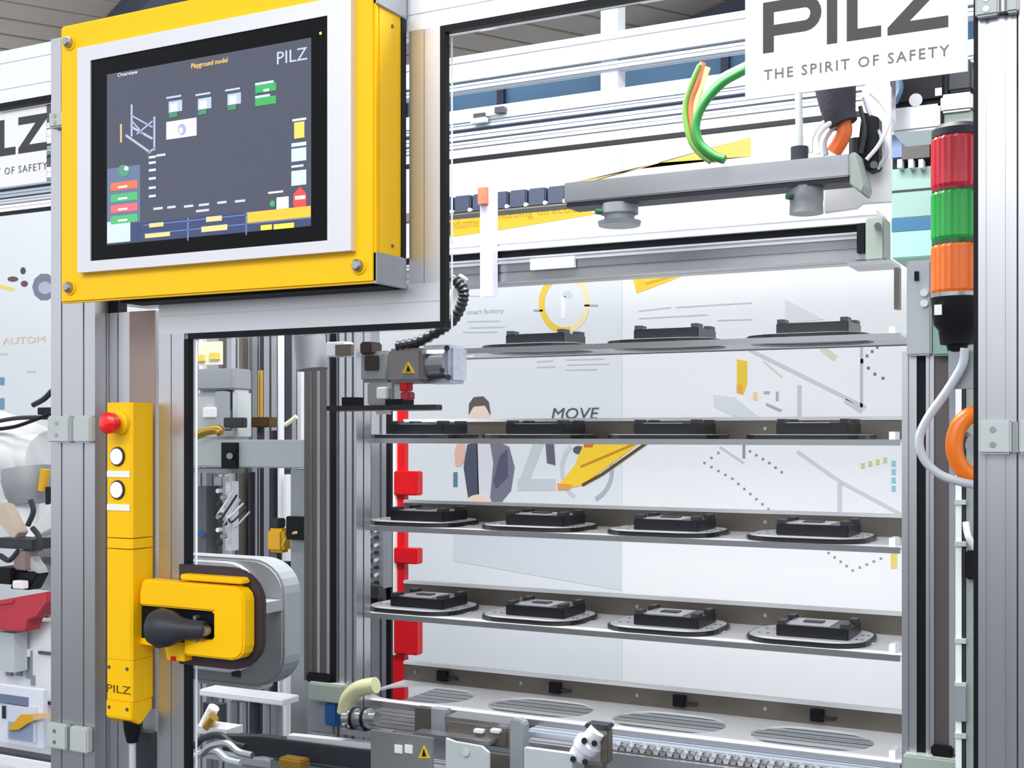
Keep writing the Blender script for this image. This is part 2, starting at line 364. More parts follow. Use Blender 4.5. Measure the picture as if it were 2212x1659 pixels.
# ------------------------------------------------------------------ the machine enclosure (front frame, Y = 1.5)
YF = 1.5
enc = thing('machine_enclosure', 'aluminium profile safety enclosure with clear glazing and black gaskets around the cell', 'enclosure', (-.9, 1.52, 0))
profile('post', (X(110, YF), YF, 0), (X(205, YF), YF + .05, 2.165), 'Z', 2, 1, ALU, enc, .004, .0018)
profile('post', (X(231, 1.53), 1.528, 0), (X(336, 1.53), 1.575, 1.70), 'Z', 2, 1, ALU, enc, .004, .0018)
MB().box((X(280, 1.526), 1.5255, 1.05), (X(335, 1.526), 1.5285, 1.70)).build('taupe_post_strip', mat('taupe_strip', (150, 134, 130), .4, .4, .06, 5), enc)  # taupe strip over the right part of the recessed post
profile('post', (X(2113, YF), YF, 0), (X(2196, YF), YF + .05, 2.165), 'Z', 2, 1, ALU, enc, .004, .0018)
profile('door_stile', (X(2200, YF), YF, 0), (X(2300, YF), YF + .05, 2.165), 'Z', 2, 1, ALU, enc, .004, .0018)
profile('door_stile', (X(343, YF), YF, .02), (X(398, YF), YF + .018, 1.657), 'Z', 1, 1, ALU, enc, .003, .0012)
profile('cross_rail', (X(343, YF), YF, 1.657), (X(951, YF), YF + .018, 1.712), 'X', 1, 1, ALUH, enc, .003, .0012)
profile('door_stile', (X(884, YF), YF, 1.712), (X(951, YF), YF + .018, 2.072), 'Z', 1, 1, ALU, enc, .003, .0012)
profile('top_rail', (-3.3, YF + .003, 2.072), (X(2112, YF), YF + .045, 2.163), 'X', 2, 1, ALUW, enc, .003, .0012)
# black gaskets along the panes
GY0, GY1 = YF - .0008, YF + .0115
g = MB()
g.box((X(398, YF), GY0, .02), (X(407, YF), GY1, 1.648))
g.box((X(407, YF), GY0, 1.648), (X(962, YF), GY1, 1.6565))
g.box((X(951, YF), GY0, 1.6566), (X(962, YF), GY1, 2.062))
g.box((X(951, YF), GY0, 2.062), (X(2103, YF), GY1, 2.0715))
g.box((X(2103, YF), GY0, .02), (X(2112, YF), GY1, 2.071))
g.build('gasket', BLK, enc)
MB().box((-3.3, GY0, 2.062), (X(110, YF), GY1, 2.0715)).box((X(207, YF), YF + .03, 0), (X(226, YF), YF + .05, 2.0)).build('gasket', BLK, enc)
y0, y1 = YF + .0116, YF + .0156
MB().prism([(X(404, YF), y0, .03), (X(2102, YF), y0, .03), (X(2102, YF), y0, 2.06), (X(958, YF), y0, 2.06), (X(958, YF), y0, 1.647), (X(404, YF), y0, 1.647)], (0, .004, 0)).build('pane', GLASS, enc)
MB().box((-3.3, y0, .03), (X(110, YF), y1, 2.06)).build('pane', GLASS, enc)
# bright inner pane edges
MB().box((X(407, YF), y0 + .004, .03), (X(408, YF), y0 + .008, 1.646)).box((X(962, YF), y0 + .004, 1.646), (X(963, YF), y0 + .008, 2.06)).build('pane_edge', WPL, enc)
def hinge(px0, px1, yt, yb, pin):
    lo, hi = FB(px0, px1, yt, yb, YF - .014, .014); xm = X(pin, YF - .014)
    h = MB().box(lo, (xm - .004, hi[1], hi[2])).build('hinge', LGREY, enc, bevel=.0025)
    MB().box((xm + .003, lo[1], lo[2]), hi).build('leaf', LGREY, h, bevel=.0025)
    MB().cyl((xm, lo[1] + .004, lo[2] + .002), (xm, lo[1] + .004, hi[2] - .002), .0042, seg=12).build('pin', STEEL, h, smooth=True)
    for k in (.28, .72):
        z = lo[2] + (hi[2] - lo[2]) * k
        MB().cyl((lo[0] * .6 + xm * .4, lo[1] - .001, z), (lo[0] * .6 + xm * .4, lo[1] + .002, z), .0035, seg=10).build('screw', STEEL, h)
hinge(101, 194, 898, 956, 153); hinge(99, 188, 1568, 1622, 146); hinge(104, 190, 236, 270, 140)
hinge(2113, 2240, 907, 981, 2193); hinge(2106, 2200, -20, 30, 2166)

# ------------------------------------------------------------------ operator panel
YH = 1.42
hx0, hx1, hz0, hz1 = X(130, YH), X(809, YH), 1.706, 2.147
hmi = thing('operator_panel', 'yellow metal enclosure with a dark touch display mounted at upper left of the machine door', 'control panel', (hx0, YH, hz0))
MB().box((hx0, YH, hz0), (hx1, YH + .012, hz1)).build('front_plate', YEL, hmi, bevel=.003)
# body with sloping underside
bx0, bx1, by0, by1 = hx0 + .006, hx1 - .0005, YH + .012, 1.4985
MB().prism([(bx0, by0, hz0 + .004), (bx0, by1, hz0 + .02), (bx0, by1, hz1 - .004), (bx0, by0, hz1 - .002)], (bx1 - bx0, 0, 0)).build('body', YEL, hmi, bevel=.001)
MB().box((bx0 + .004, 1.4986, hz0 + .022), (bx1, 1.4996, hz1 - .006)).build('added_reflection_mask', GREY, hmi)  # unseen plate added to keep yellow out of the rail reflections
for za, zb in ((hz0 - .001, 1.7485), (2.0885, hz1 + .001)):
    b = MB().box((hx1 - .004, YH + .003, za), (hx1 + .0025, 1.4985, zb)).build('corner_bracket', STEEL, hmi, bevel=.001, label='silver corner bracket on the side')
MB().box((hx1 - .002, 1.487, 1.7485), (hx1 + .0015, 1.4985, 2.0885)).build('edge_seal', BLK, hmi)
MB().box((hx0 + .1, 1.45, hz0 - .0015), (hx1 - .01, 1.4985, hz0 + .003)).build('seal', BLK, hmi)
for q, (sx, sz) in enumerate(((.02, 0), (.02, 1))):
    zz = 1.762 if sz == 0 else 2.07
    MB().cyl((hx1 - .001, YH + .045, zz), (hx1 + .001, YH + .045, zz), .0025, seg=10).build('rivet', DSTEEL, hmi)
BX0, BX1, BZ0, BZ1 = X(167, 1.408), X(758, 1.408), 1.7505, 2.102
bz = MB()
SX0, SX1, SZ0, SZ1 = X(195, 1.408), X(707, 1.408), 1.767, 2.079
YB = 1.408
for lo, hi in (((BX0, YB, BZ0), (BX1, YH, SZ0)), ((BX0, YB, SZ1), (BX1, YH, BZ1)), ((BX0, YB, SZ0), (SX0, YH, SZ1)), ((SX1, YB, SZ0), (BX1, YH, SZ1))): bz.box(lo, hi)
bz.build('bezel', mat('satin_silver', (222, 223, 230), .4, .35, .015, 10), hmi, label='satin silver bezel')
scr = MB().box((SX0, YB + .0025, SZ0), (SX1, YH, SZ1)).build('screen', BLKG, hmi)
YS = YB + .0018
DX0, DX1, DZ0, DZ1 = X(231, YS), X(672, YS), 1.7895, 2.053
def dm(n, e, rgb): return flat(rgb, e)
MB().box((DX0, YS, DZ0), (DX1, YS + .001, DZ1)).build('display', mat('display_glow', (60, 64, 80), .2, 0, .06, 60, emit=.5), scr)
def sp(px, py, k=1): return Vector((X(px, YS), YS - .0003 * k, Z(px, py, YS)))
def ui(polys, rgb, e=.6, k=1, name='icon'):
    s = MB()
    for pts in polys: s.prism([sp(*p, k) for p in pts], (0, .0002, 0))
    return s.build(name, flat(rgb, e, .3), scr)
def rc(a, b, c, d, sl=None):
    """rectangle a..c in x, b..d in y taken at its left edge, following the panel's own horizontals"""
    f = lambda y, x: HY - (HY - y) * dy(x) / dy(a)
    return [(a, b), (c, f(b, c)), (c, f(d, c)), (a, d)]
UW, UL, UGn, UR_, UY, UO, UB = (196, 206, 232), (224, 234, 248), (50, 160, 84), (222, 84, 84), (206, 196, 84), (252, 172, 44), (50, 62, 104)
ui([rc(232, 488, 672, 528)], UB, .45, 1, 'menu_bar')
ui([rc(310, 486, 540, 488), rc(310, 505, 672, 507), rc(405, 470, 408, 520), rc(531, 458, 534, 508)], (98, 122, 172), .5, 2, 'menu_line')
ui([rc(535, 459, 672, 482)], UO, .8, 3, 'menu_button')
ui([rc(323, 483, 354, 492), rc(314, 506, 368, 515), rc(446, 469, 480, 480), rc(436, 490, 492, 502)], (206, 196, 130), .6, 3, 'lettering')
ui([rc(564, 487, 588, 498), rc(592, 485, 636, 496)], (222, 208, 70), .6, 3, 'lettering')
ui([rc(232, 100, 672, 108)], (50, 54, 72), .5, 1, 'header_line')
ui([rc(232, 365, 303, 486)], (92, 110, 140), .5, 1, 'side_menu')
ui([rc(232, 480, 282, 526)], (190, 204, 232), .6, 2, 'menu_button')
for y, c in ((396, (232, 104, 74)), (421, (70, 168, 104)), (444, (216, 98, 108)), (468, (70, 170, 106))):
    ui([rc(240, y, 298, y + 17)], c, .6, 3, 'menu_button'); ui([rc(256, y + 7, 276, y + 11)], (226, 224, 214), .7, 4, 'lettering')
ui([ell(268, 369, 13, 13, 14)], (70, 140, 110), .6, 3); ui([ell(274, 364, 5, 5, 8)], (216, 230, 236), .7, 4)
for x, y in ((378, 230), (441, 224), (505, 214)):
    ui([rc(x - 13, y - 10, x + 16, y + 14)], (164, 182, 214), .6, 2); ui([rc(x - 9, y - 5, x + 6, y + 12)], UL, .7, 3)
    ui([rc(x - 12, y + 15, x + 6, y + 25)], (60, 134, 96), .5, 3); ui([rc(x - 18, y - 20, x + 14, y - 16)], (176, 188, 210), .6, 2)
ui([rc(552, 185, 597, 202), rc(552, 213, 597, 230)], UGn, .6, 2); ui([rc(552, 180, 592, 185), rc(552, 208, 584, 213), rc(570, 193, 582, 199)], (190, 216, 224), .6, 3)
ui([rc(360, 264, 425, 302)], UL, .7, 2); ui([ell(394, 280, 9, 13, 10)], (150, 158, 190), .6, 3); ui([ell(392, 282, 4, 7, 8)], UL, .7, 4)
ui([rc(632, 258, 662, 263)], UW, .7, 2); ui([rc(636, 265, 658, 300)], UY, .6, 2)
ui([rc(630, 310, 662, 318), rc(630, 322, 662, 350), rc(630, 358, 656, 363), rc(630, 370, 662, 402)], (190, 204, 240), .65, 2)
ui([rc(580, 415, 612, 419), rc(598, 427, 624, 452)], UL, .75, 2); ui([ell(589, 440, 6, 7, 8)], UGn, .6, 2)
ui([[(649, 403), (662, 418), (662, 444), (649, 456), (634, 444), (634, 420)]], (226, 64, 66), .7, 2); ui([rc(638, 424, 660, 432)], (246, 200, 204), .8, 3)
# machine pictogram, column of steps, labels
lines = [((285, 226), (285, 295), 4), ((334, 252), (334, 325), 4), ((285, 250), (330, 275), 3), ((286, 275), (330, 300), 5), ((272, 292), (326, 330), 5), ((286, 262), (310, 290), 3), ((296, 290), (330, 262), 3), ((320, 330), (336, 320), 4)]
ui([seg(a, b, w) for a, b, w in lines], (160, 172, 198), .6, 2); ui([seg((262, 268), (262, 308), 4)], (198, 170, 130), .6, 2)
ui([rc(322, y, 337, y + 5) for y in (338, 350, 366, 384, 404, 422)], UW, .6, 2, 'step_mark')
ui([rc(a, b, c, b + 5) for a, b, c in ((338, 334, 358), (332, 449, 352), (362, 446, 380), (398, 444, 418), (430, 441, 452), (470, 436, 490), (508, 433, 530), (424, 454, 452))], (186, 194, 214), .6, 2, 'lettering')
text_obj('Overview', 'lettering', flat((206, 208, 220), .6), scr, X(255, YS), X(298, YS), Z(276, 163, YS), .006, YS - .0008)
text_obj('Playground model', 'lettering', flat((236, 190, 110), .7), scr, X(414, YS), X(492, YS), Z(452, 145, YS), .0095, YS - .0008)
text_obj('PILZ', 'lettering', flat((176, 184, 206), .6), scr, X(599, YS), X(664, YS), Z(632, 134, YS), .0175, YS - .0008)
MB().box((X(690, YS), YS, 2.055), (X(694, YS), YS + .001, 2.0585)).build('status_light', flat((190, 230, 90), 1.5), scr)
for px, py in ((151, 86), (152, 618), (776, 583), (772, -60)):
    c = P(px, py, YH)
    c.z = {86: 2.118, 618: 1.7305, 583: 1.7305, -60: 2.118}[py]
    b = MB().cyl((c.x, YH, c.z), (c.x, YH - .002, c.z), .0125, seg=24).build('washer', YEL, hmi, smooth=True)
    MB().lathe((c.x, YH - .002, c.z), (c.x, YH - .011, c.z), [(0, .0085), (.6, .0085), (1, .0055)], 18).build('bolt', STEEL, b, smooth=True)

# ------------------------------------------------------------------ yellow button strip
x0, x1, y0, y1 = X(228, 1.452), X(284, 1.452), 1.452, 1.4985
zt, zb = 1.548, 1.037
bar = thing('button_strip', 'tall narrow yellow button housing with red emergency stop and two white push buttons', 'switch panel', (x0, y0, zb))
def barseg(za, zb_, name, lab=None):
    c = .004
    pts = [(x0, y1), (x0, y0 + c), (x0 + c, y0), (x1 - c, y0), (x1, y0 + c), (x1, y1)]
    return MB().prism([(a, b, za) for a, b in pts], (0, 0, zb_ - za)).build(name, YEL, bar, label=lab)
barseg(1.3345, zt, 'head_module'); barseg(1.3175, 1.333, 'joint_module'); barseg(1.142, 1.316, 'lock_module'); barseg(1.077, 1.1415, 'foot_module')
c = .004
MB().prism([(x0, y0, zb + .012), (x0, y0, 1.0765), (x0, y1, 1.0765), (x0, y1, zb + .022), (x0, y0 + .02, zb)], (x1 - x0, 0, 0)).build('end_cap', YEL, bar, bevel=.002)
xc = (x0 + x1) / 2
xe = X(262, 1.452)
col = MB().lathe((xe, y0, Z(262, 914, y0)), (xe, y0 - .009, Z(262, 914, y0)), [(0, .019), (.7, .018), (1, .014)], 28).build('stop_collar', YEL, bar, smooth=True)
ze = Z(262, 914, y0)
MB().lathe((xe, y0 - .008, ze), (xe, y0 - .036, ze), [(0, .008), (.38, .009), (.42, .0165), (.8, .017), (.95, .013), (1, .006)], 28).build('stop_button', REDB, bar, smooth=True, label='red mushroom push button')
for py in (986, 1058):
    z = Z(252, py, y0)
    r = MB().lathe((xc - .001, y0, z), (xc - .001, y0 - .003, z), [(0, .0155), (1, .0148)], 28).build('button_ring', CHAR, bar, smooth=True)
    MB().lathe((xc - .001, y0 - .001, z), (xc - .001, y0 - .006, z), [(0, .0125), (.7, .0125), (1, .009)], 28).build('push_button', mat('lit_white_button', (250, 250, 252), .3, 0, 0, 5, emit=.25), r, smooth=True)
for py in (1024, 1096):
    z = Z(256, py, y0)
    MB().box((x0 + .004, y0 - .0012, z - .005), (x1 - .003, y0, z + .005)).build('label_plate', WPL, bar)
for sx, py in ((.008, 1443), (-.009, 1443), (.008, 1530), (-.009, 1530)):
    xx = (x0 if sx > 0 else x1) + sx; z = Z(256, py, y0)
    MB().cyl((xx, y0 - .001, z), (xx, y0 + .001, z), .003, seg=10).build('screw', DSTEEL, bar)
text_obj('PILZ', 'lettering', flat((96, 70, 10)), bar, x0 + .003, x1 - .002, Z(256, 1497, y0), .012, y0 - .0006)
MB().lathe((xc + .006, y0 + .024, zb - .03), (xc + .006, y0 + .024, zb + .006), [(0, .009), (.5, .013), (1, .015)], 20).build('cable_gland', BLK, bar, smooth=True)
MB().tube([(xc + .006, y0 + .024, zb - .025), (xc + .006, y0 + .026, .8), (xc + .004, y0 + .03, .4), (xc, y0 + .03, .02)], .0055).build('cable', CAB, bar, smooth=True)

# ------------------------------------------------------------------ door lock with lever
lk = thing('door_lock', 'yellow door lock unit with black ball lever beside the button housing', 'lock', (X(420, YF), YF, 1.2))
ya = 1.462
def front(pts, Y, ref=420): return [(X(px, Y), Y, Z(ref, py, Y)) for px, py in pts]
def rrect(a, b, c, d, rr, n=5, corners=(1, 1, 1, 1)):
    pts = []
    for (cx_, cy_, a0, on) in ((c - rr, b + rr, -90, corners[1]), (c - rr, d - rr, 0, corners[2]), (a + rr, d - rr, 90, corners[3]), (a + rr, b + rr, 180, corners[0])):
        if on: pts += [(cx_ + rr * math.cos(R(a0 + 90 * i / n)), cy_ + rr * math.sin(R(a0 + 90 * i / n))) for i in range(n + 1)]
        else: pts.append((cx_ + (rr if a0 in (-90, 0) else -rr), cy_ + (rr if a0 in (0, 90) else -rr)))
    return pts
MB().prism(front(rrect(386, 1222, 568, 1440, 72, 8, (0, 1, 1, 0)), 1.49, 440), (0, .009, 0)).build('back_plate', mat('dark_brown_plastic', (52, 42, 50), .5), lk, bevel=.001)
MB().prism(front([(388, 1243), (516, 1243), (524, 1250), (522, 1256), (388, 1256)], 1.47, 430), (0, .02, 0)).build('upper_guard', YEL, lk, bevel=.002)
cpts = [(306, 1262), (312, 1260)] + [(500 + 26 * math.cos(R(a)), 1290 + 28 * math.sin(R(a))) for a in (-90, -60, -30, 0)] + [(526, 1380)] + [(498 + 28 * math.cos(R(a)), 1386 + 32 * math.sin(R(a))) for a in (0, 30, 60, 90)] + [(396, 1418), (396, 1380), (460, 1380), (460, 1318), (300, 1318), (300, 1290)]
MB().prism(front(cpts, ya), (0, .028, 0)).build('housing', YEL, lk, bevel=.003)
MB().prism(front([(302, 1312), (464, 1316), (464, 1386), (302, 1392)], ya + .012), (0, .016, 0)).build('recess', BLK, lk)
MB().prism(front([(302, 1390), (398, 1390), (398, 1432), (360, 1432), (356, 1406), (302, 1404)], ya + .01), (0, .026, 0)).build('lower_guard', YEL, lk, bevel=.001)
zk = Z(345, 1355, 1.45)
def cc(px, Y): return (X(px, Y), Y, zk)
MB().lathe(cc(445, 1.462), cc(322, 1.44), [(0, .014), (.25, .015), (.42, .018), (.62, .0275), (.8, .031), (.95, .024), (1, .012)], 28).build('lever', CHAR, lk, smooth=True)
MB().cyl((X(441, 1.455), 1.462, zk), (X(441, 1.455), 1.452, zk), .008, seg=16).build('spindle', STEEL, lk, smooth=True)
for dz in (-.016, .018): MB().cyl((X(424, 1.462), 1.466, zk + dz), (X(424, 1.462), 1.458, zk + dz), .0035, seg=10).build('screw', STEEL, lk)
MB().box((X(370, 1.47), 1.468, Z(370, 1427, 1.47)), (X(378, 1.47), 1.474, Z(370, 1418, 1.47))).build('indicator', RED, lk)
# dark strip under the button housing, on the recessed post
tag(MB().box((X(299, 1.524), 1.514, .02), (X(336, 1.524), 1.5275, Z(318, 1578, 1.524))).build('cable_duct', CHAR), 'charcoal cable duct running down below the button housing', 'cable duct')

# ------------------------------------------------------------------ signs
DK = mat('anthracite_lettering', (52, 54, 56), .5)
def sign(xoff, zoff, label, xa, xb, ztop):
    ys = YF + .0112
    g0 = X(1648, 1.515)
    t = thing('company_sign', label, 'sign', (xb, ys, 1.913 + zoff))
    MB().box((xa, ys - .001, 1.9165 + zoff), (xb, ys, ztop)).build('sticker', mat('milky_sign_film', (240, 242, 246), .35, 0, .02, 4), t)
    yl = ys - .0018; zb_ = 1.971 + zoff; h = .0625
    def xx(px): return X(px, 1.509) + xoff
    def poly(pts): return [(a, yl, zb_ + b * h) for a, b in pts]
    s = MB(); sw = xx(1671) - xx(1648); th = .21
    a, b = xx(1648), xx(1774)
    outer = [(b - (b - a) * .28 + (b - a) * .28 * math.cos(R(q)), .66 + .34 * math.sin(R(q))) for q in range(-90, 91, 18)]
    inner = [(b - (b - a) * .28 + ((b - a) * .28 - sw) * math.cos(R(q)), .66 + (.34 - th) * math.sin(R(q))) for q in range(-90, 91, 18)]
    s.prism(poly([(a, 0), (a + sw, 0), (a + sw, 1), (a, 1)]), (0, .0008, 0))
    for i in range(len(outer) - 1): s.prism(poly([outer[i], outer[i + 1], inner[i + 1], inner[i]]), (0, .0008, 0))
    s.prism(poly([(a + sw, .32), outer[0], inner[0], (a + sw, .32 + th)]), (0, .0008, 0)); s.prism(poly([(a + sw, 1 - th), inner[-1], outer[-1], (a + sw, 1)]), (0, .0008, 0))
    s.prism(poly([(xx(1786), 0), (xx(1808), 0), (xx(1808), 1), (xx(1786), 1)]), (0, .0008, 0))
    s.prism(poly([(xx(1829), 0), (xx(1903), 0), (xx(1903), th), (xx(1852), th), (xx(1852), 1), (xx(1829), 1)]), (0, .0008, 0))
    z0_, z1_ = xx(1917), xx(2048); dd = (z1_ - z0_)
    s.prism(poly([(z0_, 0), (z1_, 0), (z1_, th), (z0_ + dd * .36, th), (z1_, .86), (z1_, 1), (z0_, 1), (z0_, 1 - th), (z0_ + dd * .62, 1 - th), (z0_, .14)]), (0, .0008, 0))
    s.build('lettering', DK, t)
    text_obj('THE SPIRIT OF SAFETY', 'lettering', mat('grey_lettering', (112, 114, 118), .5), t, xx(1650), xx(2050), 1.9375 + zoff, .0125, yl, 1.25)
sign(0, 0, 'white machine sign with dark block letters and tagline, top right of the door glass', X(1610, 1.511), X(2091, 1.511), 2.0655 - .0075)
dz_shift = X(100, 1.509) - X(2048, 1.509)
sign(dz_shift, .012, 'white machine sign cut off at the left picture edge, behind the left post', X(100, 1.51) - .52, X(110, 1.519) - .001, 2.0655 - .0075)

MIDA = mat('mid_aluminium', (172, 182, 196), .42, .4, .03, 6)
# ------------------------------------------------------------------ gantry beams at the back (Y = 2.8)
YG = 2.8
gan = thing('rear_gantry', 'two stacked white aluminium gantry beams crossing above the rack at the back', 'machine frame', (-1, YG, 0))
def z_at(py, Y=YG, px=1290): return Z(px, py, Y)
def gbeam(name, ytop, ybot, Y, d, n, m=ALUW, xa=-4.2, xb=X(2140, YG), sd=.012, sw=.012):
    return profile(name, (xa, Y, z_at(ybot, Y)), (xb, Y + d, z_at(ytop, Y)), 'X', n, 2, m, gan, sw, sd)
def shadow(ya_, yb_): MB().box((-4.2, YG + .022, z_at(yb_)), (X(2140, YG), YG + .04, z_at(ya_))).build('groove', mat('groove_shade_grey', (92, 100, 116), .6), gan)  # recess strips coloured dark for the shade between the beam edges
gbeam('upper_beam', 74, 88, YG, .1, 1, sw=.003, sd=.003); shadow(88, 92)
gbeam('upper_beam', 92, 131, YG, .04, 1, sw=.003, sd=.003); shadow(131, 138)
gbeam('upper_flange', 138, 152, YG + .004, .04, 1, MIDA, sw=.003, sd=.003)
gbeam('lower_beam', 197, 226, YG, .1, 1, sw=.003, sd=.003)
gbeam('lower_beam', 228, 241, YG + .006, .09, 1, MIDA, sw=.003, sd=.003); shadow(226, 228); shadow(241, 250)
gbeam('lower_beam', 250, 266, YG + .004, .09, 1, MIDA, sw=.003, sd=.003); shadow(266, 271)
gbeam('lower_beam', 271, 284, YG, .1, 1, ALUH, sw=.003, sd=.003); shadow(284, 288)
gbeam('lower_beam', 288, 306, YG, .01, 1, ALUW, sw=.003, sd=.003)
MB().box((-4.2, YG - .004, z_at(317)), (X(2140, YG), YG + .006, z_at(308))).build('gasket', BLK, gan)
for a, b in ((1291, 1327), (-500, -450), (2120, 2150)):
    MB().box((X(a, YG) , YG + .02, 0 if a != 1291 else z_at(226)), (X(b, YG), YG + .07, EYE + 1.2)).build('upright', ALUW, gan)
# blue glazing strip seen between the beams (upper hall window band)
hw = struct(MB().box((-9, 9.0, 3.5), (3, 9.05, 4.6)).build('window_1', mat('blue_hall_glazing', (90, 130, 168), .2, 0, .5, 1.2)))
for i in range(13): MB().box((-8.6 + i * .95, 8.95, 3.5), (-8.54 + i * .95, 9.0, 4.6)).build('mullion', BEAMD, hw)
# sensor clip lying on the lower beam
cl = thing('beam_sensor', 'small white and black sensor clipped to the lower gantry beam', 'sensor', P(1045, 250, YG - .03))
MB().fb(1015, 1048, 252, 264, YG - .02, .018).build('body', WPL, cl, bevel=.002); MB().fb(1022, 1046, 244, 253, YG - .022, .02).build('cap', CHAR, cl); MB().fb(1068, 1088, 230, 243, YG - .02, .018).build('plug', CHAR, cl)
MB().fb(1046, 1075, 240, 249, YG - .014, .01).build('link', LGREY, cl)

# black energy chain above the banner, behind the glass
ec = thing('energy_chain', 'dark articulated cable chain lying above the yellow banner', 'cable chain', (X(1100, 2.6), 2.6, Z(1100, 450, 2.6)))
xs0, xs1 = X(940, 2.6), X(1222, 2.6); zc0 = Z(1080, 412, 2.6)
n = 7
for i in range(n):
    a = xs0 + (xs1 - xs0) * i / n; b = xs0 + (xs1 - xs0) * (i + 1) / n
    MB().prism([(a + .003, 2.6, zc0 - .045), (b - .006, 2.6, zc0 - .045), (b - .002, 2.6, zc0 - .03), (b - .002, 2.6, zc0 - .002), (a + .003, 2.6, zc0 - .002)], (0, .05, 0)).build('chain_link', mat('blue_black_plastic', (44, 52, 72), .4), ec, bevel=.003)
    MB().cyl((b, 2.592, zc0 - .04), (b, 2.6, zc0 - .04), .005, seg=10).build('pivot', LGREY, ec)
MB().box((xs0, 2.595, zc0 - .049), (xs1 + .02, 2.65, zc0 - .0455)).build('tray', DSTEEL, ec)
MB().box((xs0, 2.6, zc0 - .09), (xs0 + .02, 2.64, zc0 - .058)).build('bracket', DSTEEL, ec)

MB().box((X(700, 2.6), 2.61, zc0 - .05), (xs0 + .01, 2.64, zc0 - .03)).box((X(700, 2.6), 2.61, zc0 - .05), (X(720, 2.6), 2.64, 2.35)).box((X(700, 2.6), 2.61, 2.32), (X(720, 2.6), 2.79, 2.35)).build('hanger', DSTEEL, ec)
# linear axis rail in front of the rack top
ax = thing('linear_axis', 'long grey linear axis with black belt slot running across above the shelves', 'linear axis', (-.9, 2.2, 1.8))
za_t, za_b = Z(1400, 492, 2.2), Z(1400, 588, 2.2); xl, xr = -2.2, X(1868, 2.2)
hgt = za_t - za_b
profile('upper_rail', (xl, 2.2, za_t - hgt * .26), (xr + .02, 2.29, za_t), 'X', 1, 1, ALUW, ax, .005, .004)
MB().box((xl, 2.212, za_t - hgt * .44), (xr, 2.28, za_t - hgt * .26)).build('belt_slot', BLK, ax)
profile('guide_rail', (xl, 2.2, za_t - hgt * .58), (xr, 2.29, za_t - hgt * .44), 'X', 1, 1, ALUH, ax, .004, .003)
profile('lower_rail', (xl, 2.208, za_b), (xr + .0, 2.29, za_t - hgt * .58), 'X', 1, 1, STEEL, ax, .004, .003)
MB().box((X(1852, 2.2), 2.195, za_b + .01), (X(1868, 2.2), 2.295, za_t - hgt * .3)).build('end_stop', BLK, ax)
MB().fb(1869, 1910, 468, 562, 2.19, .06, ref=1896).build('end_block', GGREY, ax, bevel=.003)
MB().fb(1830, 1925, 562, 570, 2.18, .09, ref=1896).build('mount_plate', STEEL, ax)
MB().cyl(P(1896, 488, 2.19), P(1896, 488, 2.18), .006, seg=14).build('bolt', STEEL, ax)
MB().fb(1145, 1240, 556, 580, 2.196, .01).build('cover', LGREY, ax)
# white vertical strip visible in front of the rail
tag(MB().fb(1037, 1064, 405, 640, 2.18, .022, ref=1050).build('tension_strap', mat('frosted_strip', (190, 193, 210), .4, 0, .02, 20)), 'pale vertical strip hanging in front of the rail left of the gripper bar', 'strap')
tag(MB().fb(1032, 1050, 405, 440, 2.17, .0105, ref=1040).build('clip', mat('terracotta_plastic', (196, 100, 72), .5)), 'small terracotta clip at the top of the pale strip', 'clip')

# suction gripper bar
YB2 = 1.98
sb = thing('suction_bar', 'grey aluminium gripper bar with two round suction mounts underneath', 'gripper', P(1540, 390, YB2))
zbt, zbb = Z(1540, 362, YB2), Z(1540, 408, YB2)
MB().box((X(1218, YB2), YB2, zbb), (X(1835, YB2), YB2 + .06, zbt)).build('bar', STEEL, sb, bevel=.002)
MB().box((X(1222, YB2), YB2 + .004, zbb - .008), (X(1835, YB2), YB2 + .055, zbb)).build('seal_strip', CHAR, sb)
def mount(px, w0, w1, ytop, ybot, big):
    yy = YB2 + .03; c = Vector((X(px, yy), yy, 0)); zt_, zb_ = zbb - .006, Z(px, ybot, yy); r0 = (X(w1, yy) - X(w0, yy)) / 2 * .9
    prof = [(0, r0), (.45, r0), (.5, r0 * .8), (.78, r0 * .8), (.8, r0 * 1.15), (1, r0 * 1.1)] if not big else [(0, r0), (.5, r0), (.55, r0 * .97), (1, r0 * 1.0)]
    MB().lathe((c.x, c.y, zt_), (c.x, c.y, zb_), prof, 28).build('suction_mount', GREY, sb, smooth=True)
    MB().cyl((c.x - r0 * .7, c.y - r0 * .8, (zt_ * .6 + zb_ * .4)), (c.x - r0 * .9, c.y - r0 * 1.05, (zt_ * .6 + zb_ * .4)), .005, seg=10).build('fitting', mat('green_fitting', (24, 84, 66), .4), sb)
mount(1338, 1296, 1380, 410, 488, False); mount(1742, 1702, 1782, 410, 462, True)
MB().prism([P(1835, 330, YB2), P(1850, 328, YB2), P(1868, 400, YB2), P(1862, 418, YB2), P(1835, 398, YB2)], (0, .06, 0)).build('end_plate', GGREY, sb, bevel=.002)
